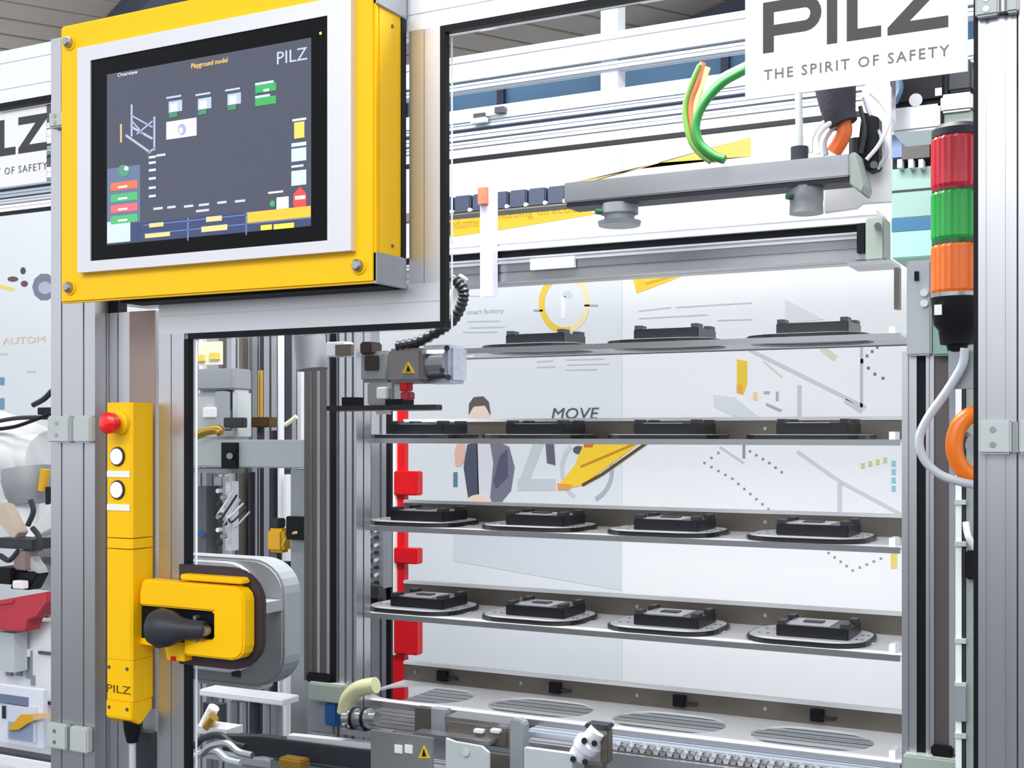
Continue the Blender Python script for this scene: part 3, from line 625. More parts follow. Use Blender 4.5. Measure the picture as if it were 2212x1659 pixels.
# white bracket and connectors at the right end
br = thing('angle_bracket', 'white L-shaped carriage bracket at the right end of the gripper bar', 'bracket', P(1850, 430, 2.06))
MB().prism([P(1780, 395, 2.06), P(1862, 380, 2.06), P(1862, 190, 2.06), P(1924, 185, 2.06), P(1924, 436, 2.06), P(1862, 440, 2.06), P(1850, 450, 2.06), P(1780, 460, 2.06)], (0, .012, 0)).build('plate', WPL, br, bevel=.001)
MB().box((X(1866, 2.06), 2.07, Z(1890, 250, 2.06)), (X(1920, 2.06), 2.12, 2.27)).box((X(1866, 2.06), 2.07, 2.22), (X(1920, 2.06), 2.82, 2.27)).build('hanger', ALUH, br)
MB().prism([P(1870, 250, 2.055), P(1906, 262, 2.055), P(1906, 370, 2.055), P(1882, 378, 2.055), P(1862, 318, 2.055)], (0, -.03, 0)).build('connector', BLK, br, bevel=.002)
MB().cyl(P(1888, 356, 2.02), P(1888, 356, 2.028), .006, seg=14).build('screw', STEEL, br)
MB().cyl(P(1850, 345, 2.05), P(1850, 300, 2.05), .012, seg=14).build('plug', CHAR, br, smooth=True)
for k, pts in enumerate(([(1866, 210), (1880, 250), (1900, 290), (1915, 330), (1895, 365)], [(1880, 200), (1905, 225), (1920, 260), (1900, 310), (1872, 345)], [(1858, 230), (1868, 280), (1860, 330)])):
    MB().tube([P(a, b, 2.03 - .008 * k) for a, b in pts], .0035, 8).build('wire', (CAB, WPL, CHAR)[k], br, smooth=True)
# hoses
tag(MB().tube([P(1800, 150, 2.0), P(1806, 200, 2.0), P(1812, 240, 2.0), P(1822, 268, 2.0)], lambda t: .036 - .014 * t, 16).build('sleeve', mat('dark_textile_sleeve', (46, 46, 58), .8, 0, .2, 200, bump=.3), smooth=True), 'thick black textile cable sleeve hanging down below the large sign', 'cable sleeve')
tag(MB().tube([P(1822, 262, 2.0), P(1824, 285, 2.0), P(1814, 308, 2.0), P(1800, 330, 2.0)], .012, 12).build('hose', mat('orange_hose', (224, 104, 38), .4)), 'short orange hose bending out of the black textile sleeve', 'hose')
tube_pts = [[(1800, 262), (1776, 280), (1764, 305), (1768, 332)], [(1806, 268), (1788, 290), (1780, 310), (1784, 335)], [(1796, 255), (1766, 276), (1752, 300), (1750, 330)]]
for k, pts in enumerate(tube_pts):
    tag(MB().tube([P(a, b, 1.985 + k * .012) for a, b in pts], .0045, 8).build('air_tube', (WPL, CAB, WPL)[k], smooth=True), ('white pneumatic tube nearest the orange hose', 'grey pneumatic tube between the two white ones beside the orange hose', 'outermost white pneumatic tube, left of the grey one, above the gripper bar')[k], 'tube')
rod = thing('guide_rod', 'thin pale vertical rod with dark foot standing on the gripper bar', 'rod', P(1725, 340, 2.0))
MB().cyl(P(1725, 175, 2.0), P(1727, 330, 2.0), .006, seg=14).build('rod', LGREY, rod, smooth=True)
MB().cyl(P(1727, 318, 2.0), P(1727, 348, 2.0), .014, seg=14).build('foot', CHAR, rod, smooth=True)
wires = (((1612, 150), (1560, 180), (1520, 225), (1503, 270), (1512, 310), (1540, 335), (1565, 345), 'green', (46, 140, 62), 'thick green and cream cable looping out from behind the large sign', .0075),
         ((1512, 140), (1496, 175), (1480, 225), (1482, 270), (1494, 310), (1515, 335), (1535, 350), 'yg', (120, 168, 76), 'thin green outer cable of the hanging loop, leftmost of the wires', .0045),
         ((1518, 135), (1508, 175), (1492, 220), (1493, 265), (1503, 305), (1522, 330), (1545, 346), 'or', (222, 126, 84), 'orange cable in the hanging loop, next to the leftmost green one', .0055),
         ((1528, 145), (1512, 190), (1502, 228), (1502, 272), (1513, 306), (1532, 328), (1555, 344), 'cr', (250, 224, 178), 'cream cable in the hanging loop between orange and green', .006),
         ((1612, 140), (1552, 172), (1512, 218), (1497, 262), (1506, 305), (1530, 332), (1550, 346), 'pg', (206, 238, 198), 'pale green cable hugging the inside of the green loop', .0055))
for k, w in enumerate(wires):
    Yk = 1.972 + .006 * k
    tag(MB().tube([P(a, b, Yk) for a, b in w[:7]], w[10], 10).build('cable', mat('cable_' + w[7], w[8], .4, 0, .1, 60), smooth=True), w[9], 'cable', None)

# ------------------------------------------------------------------ pallet rack
rx0, rx1 = -1.47, X(1945, 2.1)
ry0, ry1 = 2.10, 2.31
LEV = [.163, -.012, -.189, -.366, -.543]
rack = thing('pallet_rack', 'five-level rack with white oval-cut trays and dark rear rails between two columns', 'rack', (-.9, 2.2, 0))
pit = .269; cells = [-1.488 + pit * i for i in range(5)]
def stadium(cx_, cy_, L, D, n=8):
    r = D / 2; h = L / 2 - r
    return [(cx_ + h + r * math.cos(R(a)), cy_ + r * math.sin(R(a))) for a in [-90 + 180 * i / n for i in range(n + 1)]] + \
           [(cx_ - h + r * math.cos(R(a)), cy_ + r * math.sin(R(a))) for a in [90 + 180 * i / n for i in range(n + 1)]]
def tray(z):
    s = MB(); th = .004
    for i in range(4):
        a, b = cells[i], cells[i + 1]
        if i == 0: a = rx0
        if i == 3: b = rx1
        cx_, cy_ = cells[i] + pit / 2, (ry0 + ry1) / 2
        inn = stadium(cx_, cy_, .218, .15, 8); out = []
        for x, y in inn:
            ddx, ddy = x - cx_, y - cy_
            k = min((b - cx_ if ddx > 0 else cx_ - a) / max(abs(ddx), 1e-6), (.5 * (ry1 - ry0)) / max(abs(ddy), 1e-6))
            out.append((cx_ + ddx * k, cy_ + ddy * k))
        m = len(inn); n = len(s.v)
        for zz in (z, z - th):
            s.v += [(x, y, zz) for x, y in inn] + [(x, y, zz) for x, y in out]
        for k in range(m):
            l = (k + 1) % m
            s.f += [(n + k, n + l, n + m + l, n + m + k), (n + 2 * m + l, n + 2 * m + k, n + 3 * m + k, n + 3 * m + l), (n + k, n + 2 * m + k, n + 2 * m + l, n + l), (n + m + l, n + 3 * m + l, n + 3 * m + k, n + m + k)]
        for cxx, cyy in ((a, ry0), (b, ry0), (b, ry1), (a, ry1)):   # corner fill
            near = [q for q in range(m) if abs(out[q][0] - cxx) < 1e-6 and (out[q][1] - cy_) * (cyy - cy_) > 0]
            near2 = [q for q in range(m) if abs(out[q][1] - cyy) < 1e-6 and (out[q][0] - cx_) * (cxx - cx_) > 0]
            if near and near2:
                q1 = min(near, key=lambda q: abs(out[q][1] - cyy)); q2 = min(near2, key=lambda q: abs(out[q][0] - cxx))
                if q1 != q2:
                    t = len(s.v); s.v += [(cxx, cyy, z), (cxx, cyy, z - th)]
                    s.f += [(n + m + q1, n + m + q2, t), (n + 3 * m + q2, n + 3 * m + q1, t + 1)]
    return s.build('tray', WPL, rack)
for li, lv in enumerate(LEV):
    z = EYE + lv; t = tray(z)
    MB().box((rx0, ry0 - .004, z - .009), (rx1, ry0 + .002, z + .001)).build('front_edge', STEEL, rack)
    if li > 0:
        MB().box((rx0, ry1, z - .004), (rx1, ry1 + .006, z + .037)).build('rear_rail', DSTEEL, rack)
        MB().box((rx0, ry1 - .003, z + .0355), (rx1, ry1 + .012, z + .042)).build('rail_lip_highlight', WPL, rack)  # lip coloured white for the highlight along the rail top
        for q in (-1.44, -1.18, -.92, -.66, -.40): MB().cyl((q, ry1 + .001, z + .02), (q, ry1 - .003, z + .02), .004, seg=10).build('rail_bolt', STEEL, rack)
    else:
        MB().box((rx0, ry1, z - .006), (rx1, ry1 + .006, z + .004)).build('rear_rail', STEEL, rack)
    MB().box((rx1 - .022, ry0 + .02, z), (rx1 - .012, ry0 + .06, z + .014)).build('end_clip', WPL, rack)
    if li == 4:
        for q in range(4):
            cxq = cells[q] + .12
            c_ = MB().box((cxq - .012, ry1 - .012, z + .008), (cxq + .012, ry1, z + .03)).build('sensor_clip', BLK, rack)
            MB().box((cxq + .012, ry1 - .008, z + .012), (cxq + .034, ry1, z + .018)).build('sensor_plug', CHAR, c_)
# pallets: stadium plate with a black block
def rr2(L, D, rr, n=5):
    return [(sx * (L / 2 - rr) + rr * math.cos(R(a0 + 90 * i / n)), sy * (D / 2 - rr) + rr * math.sin(R(a0 + 90 * i / n))) for sx, sy, a0 in ((1, -1, -90), (1, 1, 0), (-1, 1, 90), (-1, -1, 180)) for i in range(n + 1)]
pal = thing('pallet', '', 'pallet', (0, 0, 0), 'oval black workpiece pallets on the rack')
MB().prism([(a, b, 0) for a, b in rr2(.2155, .178, .062)], (0, 0, .008)).build('plate', mat('black_pallet', (20, 20, 24), .3, 0, .1, 30), pal, bevel=.0015)
MB().prism([(a, b, .0078) for a, b in rr2(.205, .166, .056)], (0, 0, .0012)).build('pad', mat('speckled_grey_pad', (228, 228, 236), .5, 0, .1, 300), pal)
MB().box((-.0495, -.052, .009), (.0765, .05, .029)).build('block', mat('black_block', (17, 19, 27), .35, 0, .1, 40), pal, bevel=.0015)
MB().box((-.036, -.04, .029), (.042, .036, .0302)).build('insert', mat('silver_insert', (215, 215, 222), .3, .3), pal)
MB().box((-.012, -.012, .0302), (.022, .012, .032)).build('insert_core', CHAR, pal)
for sx in (-.048, .062): MB().box((sx, -.051, .029), (sx + .013, -.022, .036)).build('lug', CHAR, pal); MB().box((sx, .02, .029), (sx + .013, .048, .036)).build('lug', CHAR, pal)
for sx in (-.086, -.07, .086, .095):
    for sy in (-.03, .02): MB().cyl((sx, sy, .009), (sx, sy, .0095), .003, seg=8).build('dimple', CHAR, pal)
cname = ('left end', 'second from the left', 'third from the left', 'right end'); lname = ('top shelf', 'second shelf from the top', 'middle shelf', 'fourth shelf down')
first = True
for li in range(4):
    for q in range(4):
        if li == 0 and q == 0: continue
        if first: o = pal; first = False
        else:
            o = pal.copy(); COL.objects.link(o)
            for ch in pal.children: c_ = ch.copy(); COL.objects.link(c_); c_.parent = o
        o.location = (cells[q] + .1345, 2.203, EYE + LEV[li] + .0003)
        o['label'] = 'oval black pallet with block, %s of the %s' % (cname[q], lname[li])
# columns (linear actuators) at both ends
def actuator(name, label, pxs, mirror):
    Yc = 2.05; zt_, zb_ = 1.63, .995
    t = thing('lift_column', label, 'column', (X(pxs[0], Yc), Yc, .87), 'actuator columns at the ends of the rack')
    a, b, c_, d, e = [X(p, Yc) for p in pxs]
    if not mirror:   # dark cover, black slot, light slotted body
        MB().box((a, Yc, zb_), (b, Yc + .04, 1.70)).build('cover', BROWN, t)
        for u, m_ in ((.22, DSTEEL), (.5, GREY), (.86, GREY)): MB().box((a + (b - a) * u, Yc - .0015, zb_), (a + (b - a) * (u + .09), Yc, 1.70)).build('rib', m_, t)
        MB().box((b, Yc - .002, zb_), (c_ + .004, Yc + .03, 1.70)).build('slot', BLK, t)
        profile('body', (c_, Yc, .87), (e, Yc + .05, 1.72), 'Z', 3, 1, ALU, t, .005, .006)
    else:
        profile('body', (a, Yc, .87), (b, Yc + .05, zt_), 'Z', 1, 1, ALU, t, .004, .004)
        MB().box((b, Yc + .006, zb_ - .01), (c_, Yc + .04, zt_)).build('slot', BLK, t)
        profile('body', (c_, Yc, .9), (c_ + (d - c_) * .35, Yc + .04, zt_), 'Z', 1, 1, ALU, t, .003, .003)
        MB().box((c_ + (d - c_) * .35, Yc + .004, zb_), (d, Yc + .04, zt_)).build('cover', BROWN, t)
        MB().box((d, Yc + .001, zb_), (e, Yc + .04, zt_)).build('edge', GREY, t)
    return t
lc = actuator('left', 'dark-covered lift column with slotted body left of the trays', (657, 715, 723, 0, 770), False)
rc_ = actuator('right', 'lift column with black belt slot right of the trays', (1948, 1980, 2000, 2050, 2063), True)
MB().fb(660, 716, 1455, 1477, 2.04, .05).build('foot', BLK, lc, bevel=.004)
MB().fb(664, 740, 1477, 1517, 2.03, .08).build('base_block', GGREY, lc, bevel=.003)
MB().fb(664, 722, 1518, 1585, 2.05, .06).build('motor', GREY, lc, bevel=.004)
MB().fb(700, 726, 1520, 1568, 2.035, .03).build('coupling', BLUE, lc, bevel=.003)
MB().fb(2010, 2058, 1612, 1636, 2.04, .05).build('foot', BLK, rc_, bevel=.003)
MB().fb(1950, 2100, 1638, 1720, 2.03, .1).build('base_block', GGREY, rc_, bevel=.003)
hb = MB().fb(1958, 2012, 562, 768, 2.035, .06).build('head_block', mat('translucent_grey', (170, 176, 180), .3, .5), rc_, bevel=.003)
MB().fb(2014, 2060, 560, 768, 2.03, .05).build('head_cover', GRNG, rc_, bevel=.003)
MB().fb(1975, 1984, 586, 606, 2.03, .01).build('latch', BLK, rc_)
MB().fb(1931, 1942, 578, 668, 2.09, .02).build('stop_bar', DSTEEL, rc_)
for py in (632, 655): MB().cyl(P(1996, py, 2.035), P(1996, py, 2.026), .006, seg=12).build('fitting', WPL, rc_)

# light slotted columns right behind the left lift column, and red fixture post
t = thing('slotted_upright', 'pale slotted aluminium upright with black edge left of the red post', 'upright', (X(800, 2.62), 2.62, 0))
profile('profile', (X(765, 2.62), 2.62, 0), (X(834, 2.62), 2.64, 1.66), 'Z', 3, 1, ALU, t, .008, .007)
MB().box((X(834, 2.62), 2.622, .02), (X(843, 2.62), 2.632, 1.60)).build('edge_seal', BLK, t)
rp = thing('red_fixture_post', 'bright red stepped fixture post seen behind the left ends of the shelves', 'post', (X(870, 3.0), 3.0, 0))
MB().box((X(848, 3.0), 3.0, 0), (X(874, 3.0), 3.02, Z(866, 800, 3.0))).build('column', RED, rp)
for a, b in ((1018, 1070), (1184, 1218), (1334, 1414)): MB().fb(850, 900, a, b, 2.985, .035).build('step_block', RED, rp, bevel=.003)
MB().fb(848, 854, 845, 1415, 2.99, .02).build('edge_strip', WPL, rp)
# valve terminal with white push-in fittings
vt = thing('valve_terminal', 'black valve terminal with a double column of white push-in fittings beside the fourth shelf', 'valve block', P(800, 1300, 2.35))
MB().fb(774, 792, 1128, 1305, 2.57, .05).build('housing', BLK, vt, bevel=.002)
MB().fb(792, 828, 1128, 1270, 2.58, .04).build('manifold', GREY, vt)
for i in range(8):
    for j in range(2):
        c_ = P(800 + j * 15, 1145 + i * 16, 2.58)
        MB().cyl(c_, c_ + Vector((.004, -.014, 0)), .0045, seg=10).build('fitting', WPL if (i + j) % 2 else CHAR, vt, smooth=True)
MB().fb(792, 818, 1268, 1292, 2.56, .03).build('bus_plug', CHAR, vt)

# ------------------------------------------------------------------ robot gripper hanging in front of the left trays
YR = 1.86
rg = thing('robot_gripper', 'grey robot wrist with warning triangle holding a flat dark plate', 'robot gripper', P(850, 880, YR))
MB().fb(776, 838, 758, 826, YR + .01, .07).build('rear_housing', GREY, rg, bevel=.006)
MB().fb(836, 908, 752, 826, YR - .01, .08).build('wrist_housing', mat('taupe_grey_housing', (138, 132, 132), .4, .3, .04, 30), rg, bevel=.005)
MB().fb(786, 816, 768, 800, YR + .005, .01).build('cover', mat('dark_brown_cover', (52, 36, 36), .5), rg, bevel=.002)
MB().fb(776, 800, 738, 765, YR, .04).build('connector', mat('dark_brown_cover', (52, 36, 36), .5), rg, bevel=.003)
MB().prism([P(868, 806, YR - .012), P(895, 806, YR - .012), P(881, 782, YR - .012)], (0, .0015, 0)).build('warning_triangle', mat('warning_yellow', (220, 190, 30), .5), rg)
MB().prism([P(877, 802, YR - .0132), P(886, 802, YR - .0132), P(881, 789, YR - .0132)], (0, .001, 0)).build('warning_mark', BLK, rg)
MB().cyl(P(912, 790, YR + .03), P(972, 786, YR + .03), .03, .028, 24).build('motor_flange', STEEL, rg, smooth=True)
MB().fb(905, 975, 745, 828, YR + .02, .06).build('clear_guard', mat('silver_guard', (190, 194, 208), .25, .4, .3, 60), rg, bevel=.006)
for px, py in ((955, 800), (965, 752), (968, 815), (925, 770)): MB().cyl(P(px, py, YR + .018), P(px, py, YR + .004), .005, seg=10).build('screw', CHAR, rg)
MB().fb(792, 850, 826, 876, YR + .01, .04).build('finger_base', STEEL, rg, bevel=.003)
MB().fb(812, 834, 836, 862, YR, .012).build('fitting', WPL, rg, bevel=.002)
MB().prism([(X(px, yy), yy, EYE + .0405) for px, yy in ((705, 1.84), (940, 1.84), (955, 1.86), (955, 1.93), (935, 1.95), (720, 1.95))], (0, 0, .0085)).build('carried_plate', mat('black_brown_plate', (32, 26, 28), .3), rg, bevel=.001)
MB().fb(738, 765, 858, 878, YR, .03).build('plate_stop', BLK, rg); MB().fb(832, 868, 862, 880, YR, .04).build('plate_stop', BLK, rg)
MB().fb(862, 880, 824, 845, YR - .005, .02).build('red_coupling', RED, rg, bevel=.002); MB().fb(864, 884, 846, 864, YR, .02).build('red_coupling', REDF, rg, bevel=.002)
MB().fb(812, 832, 882, 895, YR, .02).build('sensor', WPL, rg)
MB().fb(703, 745, 738, 770, YR + .03, .03).build('bracket', ALUW, rg, bevel=.002); MB().fb(724, 758, 744, 768, YR + .025, .01).build('clamp', DSTEEL, rg)
MB().box((X(790, YR), YR + .03, Z(790, 760, YR)), (X(900, YR), YR + .07, 1.645)).build('arm', GREY, rg, bevel=.003)
MB().tube([(-1.42, 1.91, 1.62), (-1.47, 1.93, 1.9), (-1.75, 2.2, 2.15), (-2.2, 2.82, 2.2)], .03, 12).build('arm_tube', GREY, rg, smooth=True)
# corrugated hoses
ch = [P(978, 600, YR), P(1000, 625, YR), P(998, 655, YR), P(980, 690, YR), P(952, 712, YR), P(905, 738, YR), P(860, 748, YR)]
tag(MB().tube(ch, lambda t: .0105 if int(t * 42) % 2 else .008, 12, 7).build('corrugated_hose', mat('black_hose', (34, 36, 46), .4)), 'black corrugated hose curving from behind the door stile to the robot wrist', 'hose')
tag(MB().tube([P(1002, 598, YR + .03), P(985, 625, YR + .03), P(978, 655, YR + .03), P(978, 700, YR + .03)], .009, 12).build('cable', WPL, smooth=True), 'white cable running beside the black corrugated hose', 'cable')

# ------------------------------------------------------------------ framework and equipment seen in the left part of the cell
cab = tag(MB().box((X(395, 3.1), 3.1, 0), (X(780, 3.1), 3.2, Z(600, 700, 3.1))).build('rear_cabinet', mat('grey_cabinet', (168, 172, 180), .4, .4, .08, 4)), 'tall grey metallic cabinet behind the slotted columns on the left', 'cabinet')
fr = thing('inner_framework', 'group of parallel slotted aluminium columns tied by a cross rail, left inside the cell', 'framework', (X(520, 2.7), 2.7, 0))
for k, (a, b, Y, m, top) in enumerate(((424, 446, 2.62, GREY, 1000), (455, 492, 2.75, ALU, 1025), (500, 545, 2.72, ALU, 720), (570, 598, 2.7, STEEL, 720), (628, 662, 2.5, GREY, 1015), (640, 668, 2.8, ALU, 720))):
    profile('column', (X(a, Y), Y, 0), (X(b, Y), Y + .05, Z((a + b) / 2, top, Y)), 'Z', 2 if b - a > 34 else 1, 1, m, fr, .007, .008)
MB().box((X(556, 2.7), 2.71, 0), (X(567, 2.7), 2.74, Z(560, 720, 2.7))).box((X(604, 2.7), 2.71, 0), (X(611, 2.7), 2.74, Z(600, 720, 2.7))).build('dark_strip', CHAR, fr)
cr = MB().fb(400, 664, 950, 1010, 2.42, .07, ref=540).build('cross_rail', LGREY, fr, bevel=.003)
MB().fb(478, 508, 956, 1012, 2.405, .014).build('clamp', BLK, cr); MB().cyl(P(496, 985, 2.405), P(496, 985, 2.395), .008, seg=12).build('clamp_screw', STEEL, cr)
MB().fb(400, 500, 1012, 1022, 2.43, .05).build('cross_rail_foot', GREY, fr)
MB().fb(628, 664, 1014, 1610, 2.42, .05).build('near_column', mat('mid_grey_column', (146, 152, 156), .4, .4, .04, 4, stretch=(1, 1, .1)), fr)
MB().fb(617, 660, 1116, 1166, 2.405, .014).build('black_box', BLK, fr, bevel=.002)
for k, (a, b, Y, m, top) in enumerate(((446, 453, 2.8, CHAR, 1025), (472, 480, 2.85, DSTEEL, 720), (516, 524, 2.69, DSTEEL, 720), (536, 541, 2.69, CHAR, 1020), (582, 588, 2.68, CHAR, 930), (600, 604, 2.66, ALUW, 720), (612, 618, 2.66, ALUW, 1025), (642, 650, 2.76, ALUW, 720), (430, 437, 2.8, ALUW, 720))):
    MB().box((X(a, Y), Y, 0), (X(b, Y), Y + .02, Z(a, top, Y))).build('strip', m, fr)
# small equipment
e1 = thing('control_box', 'pale grey control box with rounded cover and white button above the cross rail', 'control box', P(450, 900, 2.45))
MB().fb(422, 500, 796, 842, 2.45, .08).build('lid', GREY, e1, bevel=.004); MB().fb(422, 508, 842, 950, 2.46, .07).build('body', LGREY, e1, bevel=.008)
MB().fb(437, 466, 880, 902, 2.45, .012).build('button', WPL, e1, bevel=.002); MB().fb(462, 500, 842, 930, 2.455, .01).build('arch', STEEL, e1, bevel=.006)
MB().fb(482, 524, 902, 924, 2.44, .02).build('clamp', CHAR, e1, bevel=.002)
tag(MB().fb(428, 476, 738, 788, 2.5, .01).build('label_card', mat('cream_card', (236, 232, 206), .6)), 'cream card with yellow marks at the top of the left bay', 'card')
tag(MB().fb(426, 442, 766, 780, 2.495, .004).fb(452, 474, 762, 776, 2.495, .004).build('sticker', mat('yellow_mark', (228, 206, 96), .6)), 'pair of yellow marks on the cream card', 'sticker')
e2 = thing('brass_rod', 'vertical brass rod held in a dark clamp', 'rod', P(565, 910, 2.6))
MB().cyl(P(563, 800, 2.6), P(563, 908, 2.6), .007, seg=12).build('rod', BRASS, e2, smooth=True); MB().fb(541, 580, 901, 923, 2.58, .04).build('clamp', mat('dark_bronze', (88, 66, 34), .4, .5), e2, bevel=.003)
MB().cyl(P(563, 922, 2.6), P(563, 952, 2.6), .01, seg=12).build('stem', CHAR, e2)
tag(MB().tube([P(426, 940, 2.4), P(445, 932, 2.4), P(470, 928, 2.4), P(478, 935, 2.4)], .012, 10).build('hose_end', BRASS, smooth=True), 'short brass hose end lying on the cross rail', 'hose fitting')
tag(MB().tube([P(616, 918, 2.5), P(630, 908, 2.5), P(640, 900, 2.5)], .006, 8).build('lead', mat('pale_yellow_lead', (226, 226, 196), .5)), 'short pale yellow lead near the top of the grey column', 'cable')
for k, (a, b, c_, d, lab) in enumerate(((574, 610, 1142, 1194, 'mustard yellow connector with cable beside the black box'), (592, 630, 1236, 1288, 'lower mustard yellow connector above the grey column strip'))):
    e = thing('connector', lab, 'connector', P((a + b) / 2, d, 2.45))
    MB().fb(a, b, c_, d, 2.44, .04).build('body', YELD, e, bevel=.008, smooth=True)
    MB().fb(a + 8, b - 8, c_ - 22, c_ - 1, 2.45, .03).build('collar', CHAR, e, bevel=.003)
    MB().fb(a + 6, b - 12, d + 1, d + 45, 2.45, .02).build('stem', DSTEEL, e)
    if k == 0: MB().tube([P(610, 1180, 2.43), P(622, 1158, 2.42), P(640, 1150, 2.4)], .0035, 8).build('cable', mat('pale_yellow_cable', (206, 186, 90), .5), e, smooth=True)
# pneumatic jumble in the left bay
random.seed(11)
pn = thing('pneumatic_unit', 'silver pneumatic unit with a column of fittings and thin wires in the left bay', 'pneumatic unit', P(470, 1190, 2.5))
MB().fb(426, 448, 1050, 1200, 2.46, .05).build('back_block', mat('slate_block', (92, 98, 104), .5, .2), pn, bevel=.003)
MB().fb(462, 480, 1030, 1200, 2.5, .03).build('manifold', STEEL, pn, bevel=.002); MB().fb(486, 500, 1040, 1190, 2.49, .03).build('manifold', ALUW, pn, bevel=.002)
for i in range(9):
    c_ = P(478 + (i % 2) * 10, 1060 + i * 14, 2.47); MB().cyl(c_, c_ + Vector((0, -.015, 0)), .006, seg=10).build('fitting', (WPL, STEEL, CHAR)[i % 3], pn, smooth=True)
for i in range(6):
    a = P(470 + i * 6, 1110 + 12 * (i % 3), 2.46); b = P(505 + i * 7, 1060 + i * 9, 2.46); m_ = (a + b) / 2 + Vector((0, -.02, -.02))
    MB().tube([a, m_, b], .0028, 6, 5).build('wire', (WPL, CHAR, CAB)[i % 3], pn, smooth=True)
MB().cyl(P(434, 1152, 2.45), P(434, 1152, 2.44), .008, seg=12).build('blue_plug', BLUE, pn)
# rounded grey guard behind the lock
gd = thing('rounded_guard', 'large grey housing with rounded corners seen through the glass behind the door lock', 'guard', (X(500, 1.66), 1.66, .87))
Yg = 1.66
MB().prism([(X(px, Yg), Yg, Z(500, py, Yg)) for px, py in rrect(380, 1205, 612, 1478, 70, 7, (0, 1, 1, 0))], (0, .05, 0)).build('shell', GREY, gd, bevel=.004)
MB().prism([(X(px, Yg), Yg - .006, Z(480, py, Yg)) for px, py in rrect(380, 1212, 560, 1450, 66, 7, (0, 1, 1, 0))], (0, .007, 0)).build('rim', ALUW, gd, bevel=.002)
MB().fb(425, 560, 1465, 1484, 1.67, .04).build('foot_plate', LGREY, gd, bevel=.003); MB().fb(500, 516, 1440, 1462, 1.655, .02).build('latch', CHAR, gd)
MB().box((X(440, 1.5), 1.517, Z(450, 1345, 1.5)), (X(470, 1.5), 1.665, Z(450, 1320, 1.5))).build('stand_off', GREY, gd)
# lower left bay
ll = thing('lower_bay_unit', 'block of upright steel cylinders below the rounded guard', 'cylinder bank', (X(540, 2.2), 2.2, .84))
for i, px in enumerate((508, 528, 553, 578, 600)):
    Yc = 2.3; MB().cyl((X(px, Yc), Yc, .745), (X(px, Yc), Yc, Z(px, 1515, Yc)), .012, seg=16).build('cylinder', (STEEL, ALU, CHAR, ALU, STEEL)[i], ll, smooth=True)
MB().fb(430, 612, 1500, 1514, 2.27, .06).build('top_bar', ALUW, ll, bevel=.002)
MB().box((X(430, 2.27), 2.27, .73), (X(620, 2.27), 2.35, .745)).build('base', GREY, ll)
MB().box((X(480, 2.27), 2.29, 0), (X(560, 2.27), 2.33, .73)).build('leg', GREY, ll)
bv = thing('ball_valve', 'white and brass ball valve low in the left bay', 'valve', P(450, 1575, 2.0))
MB().cyl(P(440, 1570, 2.0), P(462, 1528, 2.0), .012, seg=16).build('body', WPL, bv, smooth=True); MB().cyl(P(446, 1570, 1.985), P(462, 1548, 1.985), .011, seg=16).build('brass_nut', BRASS, bv, smooth=True)
MB().fb(438, 476, 1520, 1570, 2.03, .02).build('back_plate', CHAR, bv); MB().fb(424, 490, 1572, 1588, 1.98, .05).build('shelf', ALUW, bv)

# ------------------------------------------------------------------ machine bed and parts along the bottom edge
ZB = .87
BEDM = mat('grey_bed_profile', (150, 156, 162), .45, .5, .04, 6)
bed = thing('machine_bed', 'machine bed of slotted aluminium profiles lying below the lowest tray', 'machine bed', (-.9, 2.0, 0))
for i in range(12):
    y_ = 1.985 + i * .065
    profile('bed_profile', (-1.58, y_, ZB - .045), (-.285, y_ + .062, ZB), 'X', 1, 2, BEDM, bed, .007, .008)
profile('front_rail', (X(1136, 2.05), 2.045, ZB), (X(1945, 2.05), 2.094, .949), 'X', 2, 2, MIDA, bed, .006, .006)
profile('front_rail', (X(1136, 2.0), 1.992, ZB), (X(1945, 2.0), 2.044, .944), 'X', 1, 2, ALU, bed, .006, .006)
profile('bed_rail', (-1.35, 2.30, ZB), (-.3, 2.36, ZB + .04), 'X', 1, 1, ALU, bed, .008, .008)
for xx_ in (-1.55, -.34):
    for yy_ in (1.99, 2.32): MB().box((xx_, yy_, 0), (xx_ + .045, yy_ + .045, ZB - .045)).build('leg', ALU, bed)
dbm = thing('dark_duct', 'long black duct running along the bottom under the left lift column', 'duct', P(640, 1620, 1.95))
MB().prism([P(470, 1590, 1.95), P(560, 1592, 1.95), P(800, 1622, 1.95), P(800, 1665, 1.95), P(480, 1622, 1.95)], (0, .03, 0)).build('body', CHAR, dbm, bevel=.002)
MB().prism([P(620, 1588, 1.96), P(800, 1606, 1.96), P(800, 1618, 1.96), P(620, 1600, 1.96)], (0, .02, 0)).build('lid', ALUW, dbm)
MB().fb(600, 650, 1640, 1662, 1.9, .03).build('brass_terminal', BRASS, dbm, bevel=.003)
random.seed(5)
for i, (px, py, m_, lab) in enumerate(((440, 1600, CHAR, 'dark hose at bottom left lying over the bed'), (430, 1635, CAB, 'grey hose at the bottom left corner of the glass'), (455, 1618, STEEL, 'steel braided hose between the dark and grey hoses'))):
    Yq = 1.9 - .018 * i
    tag(MB().tube([P(px - 20, py + 12, Yq), P(px, py - 6, Yq), P(px + 35, py - 12, Yq), P(px + 60, py + 6, Yq), P(px + 90, py + 14, Yq)], .007, 8).build('hose', m_, smooth=True), lab, 'hose')
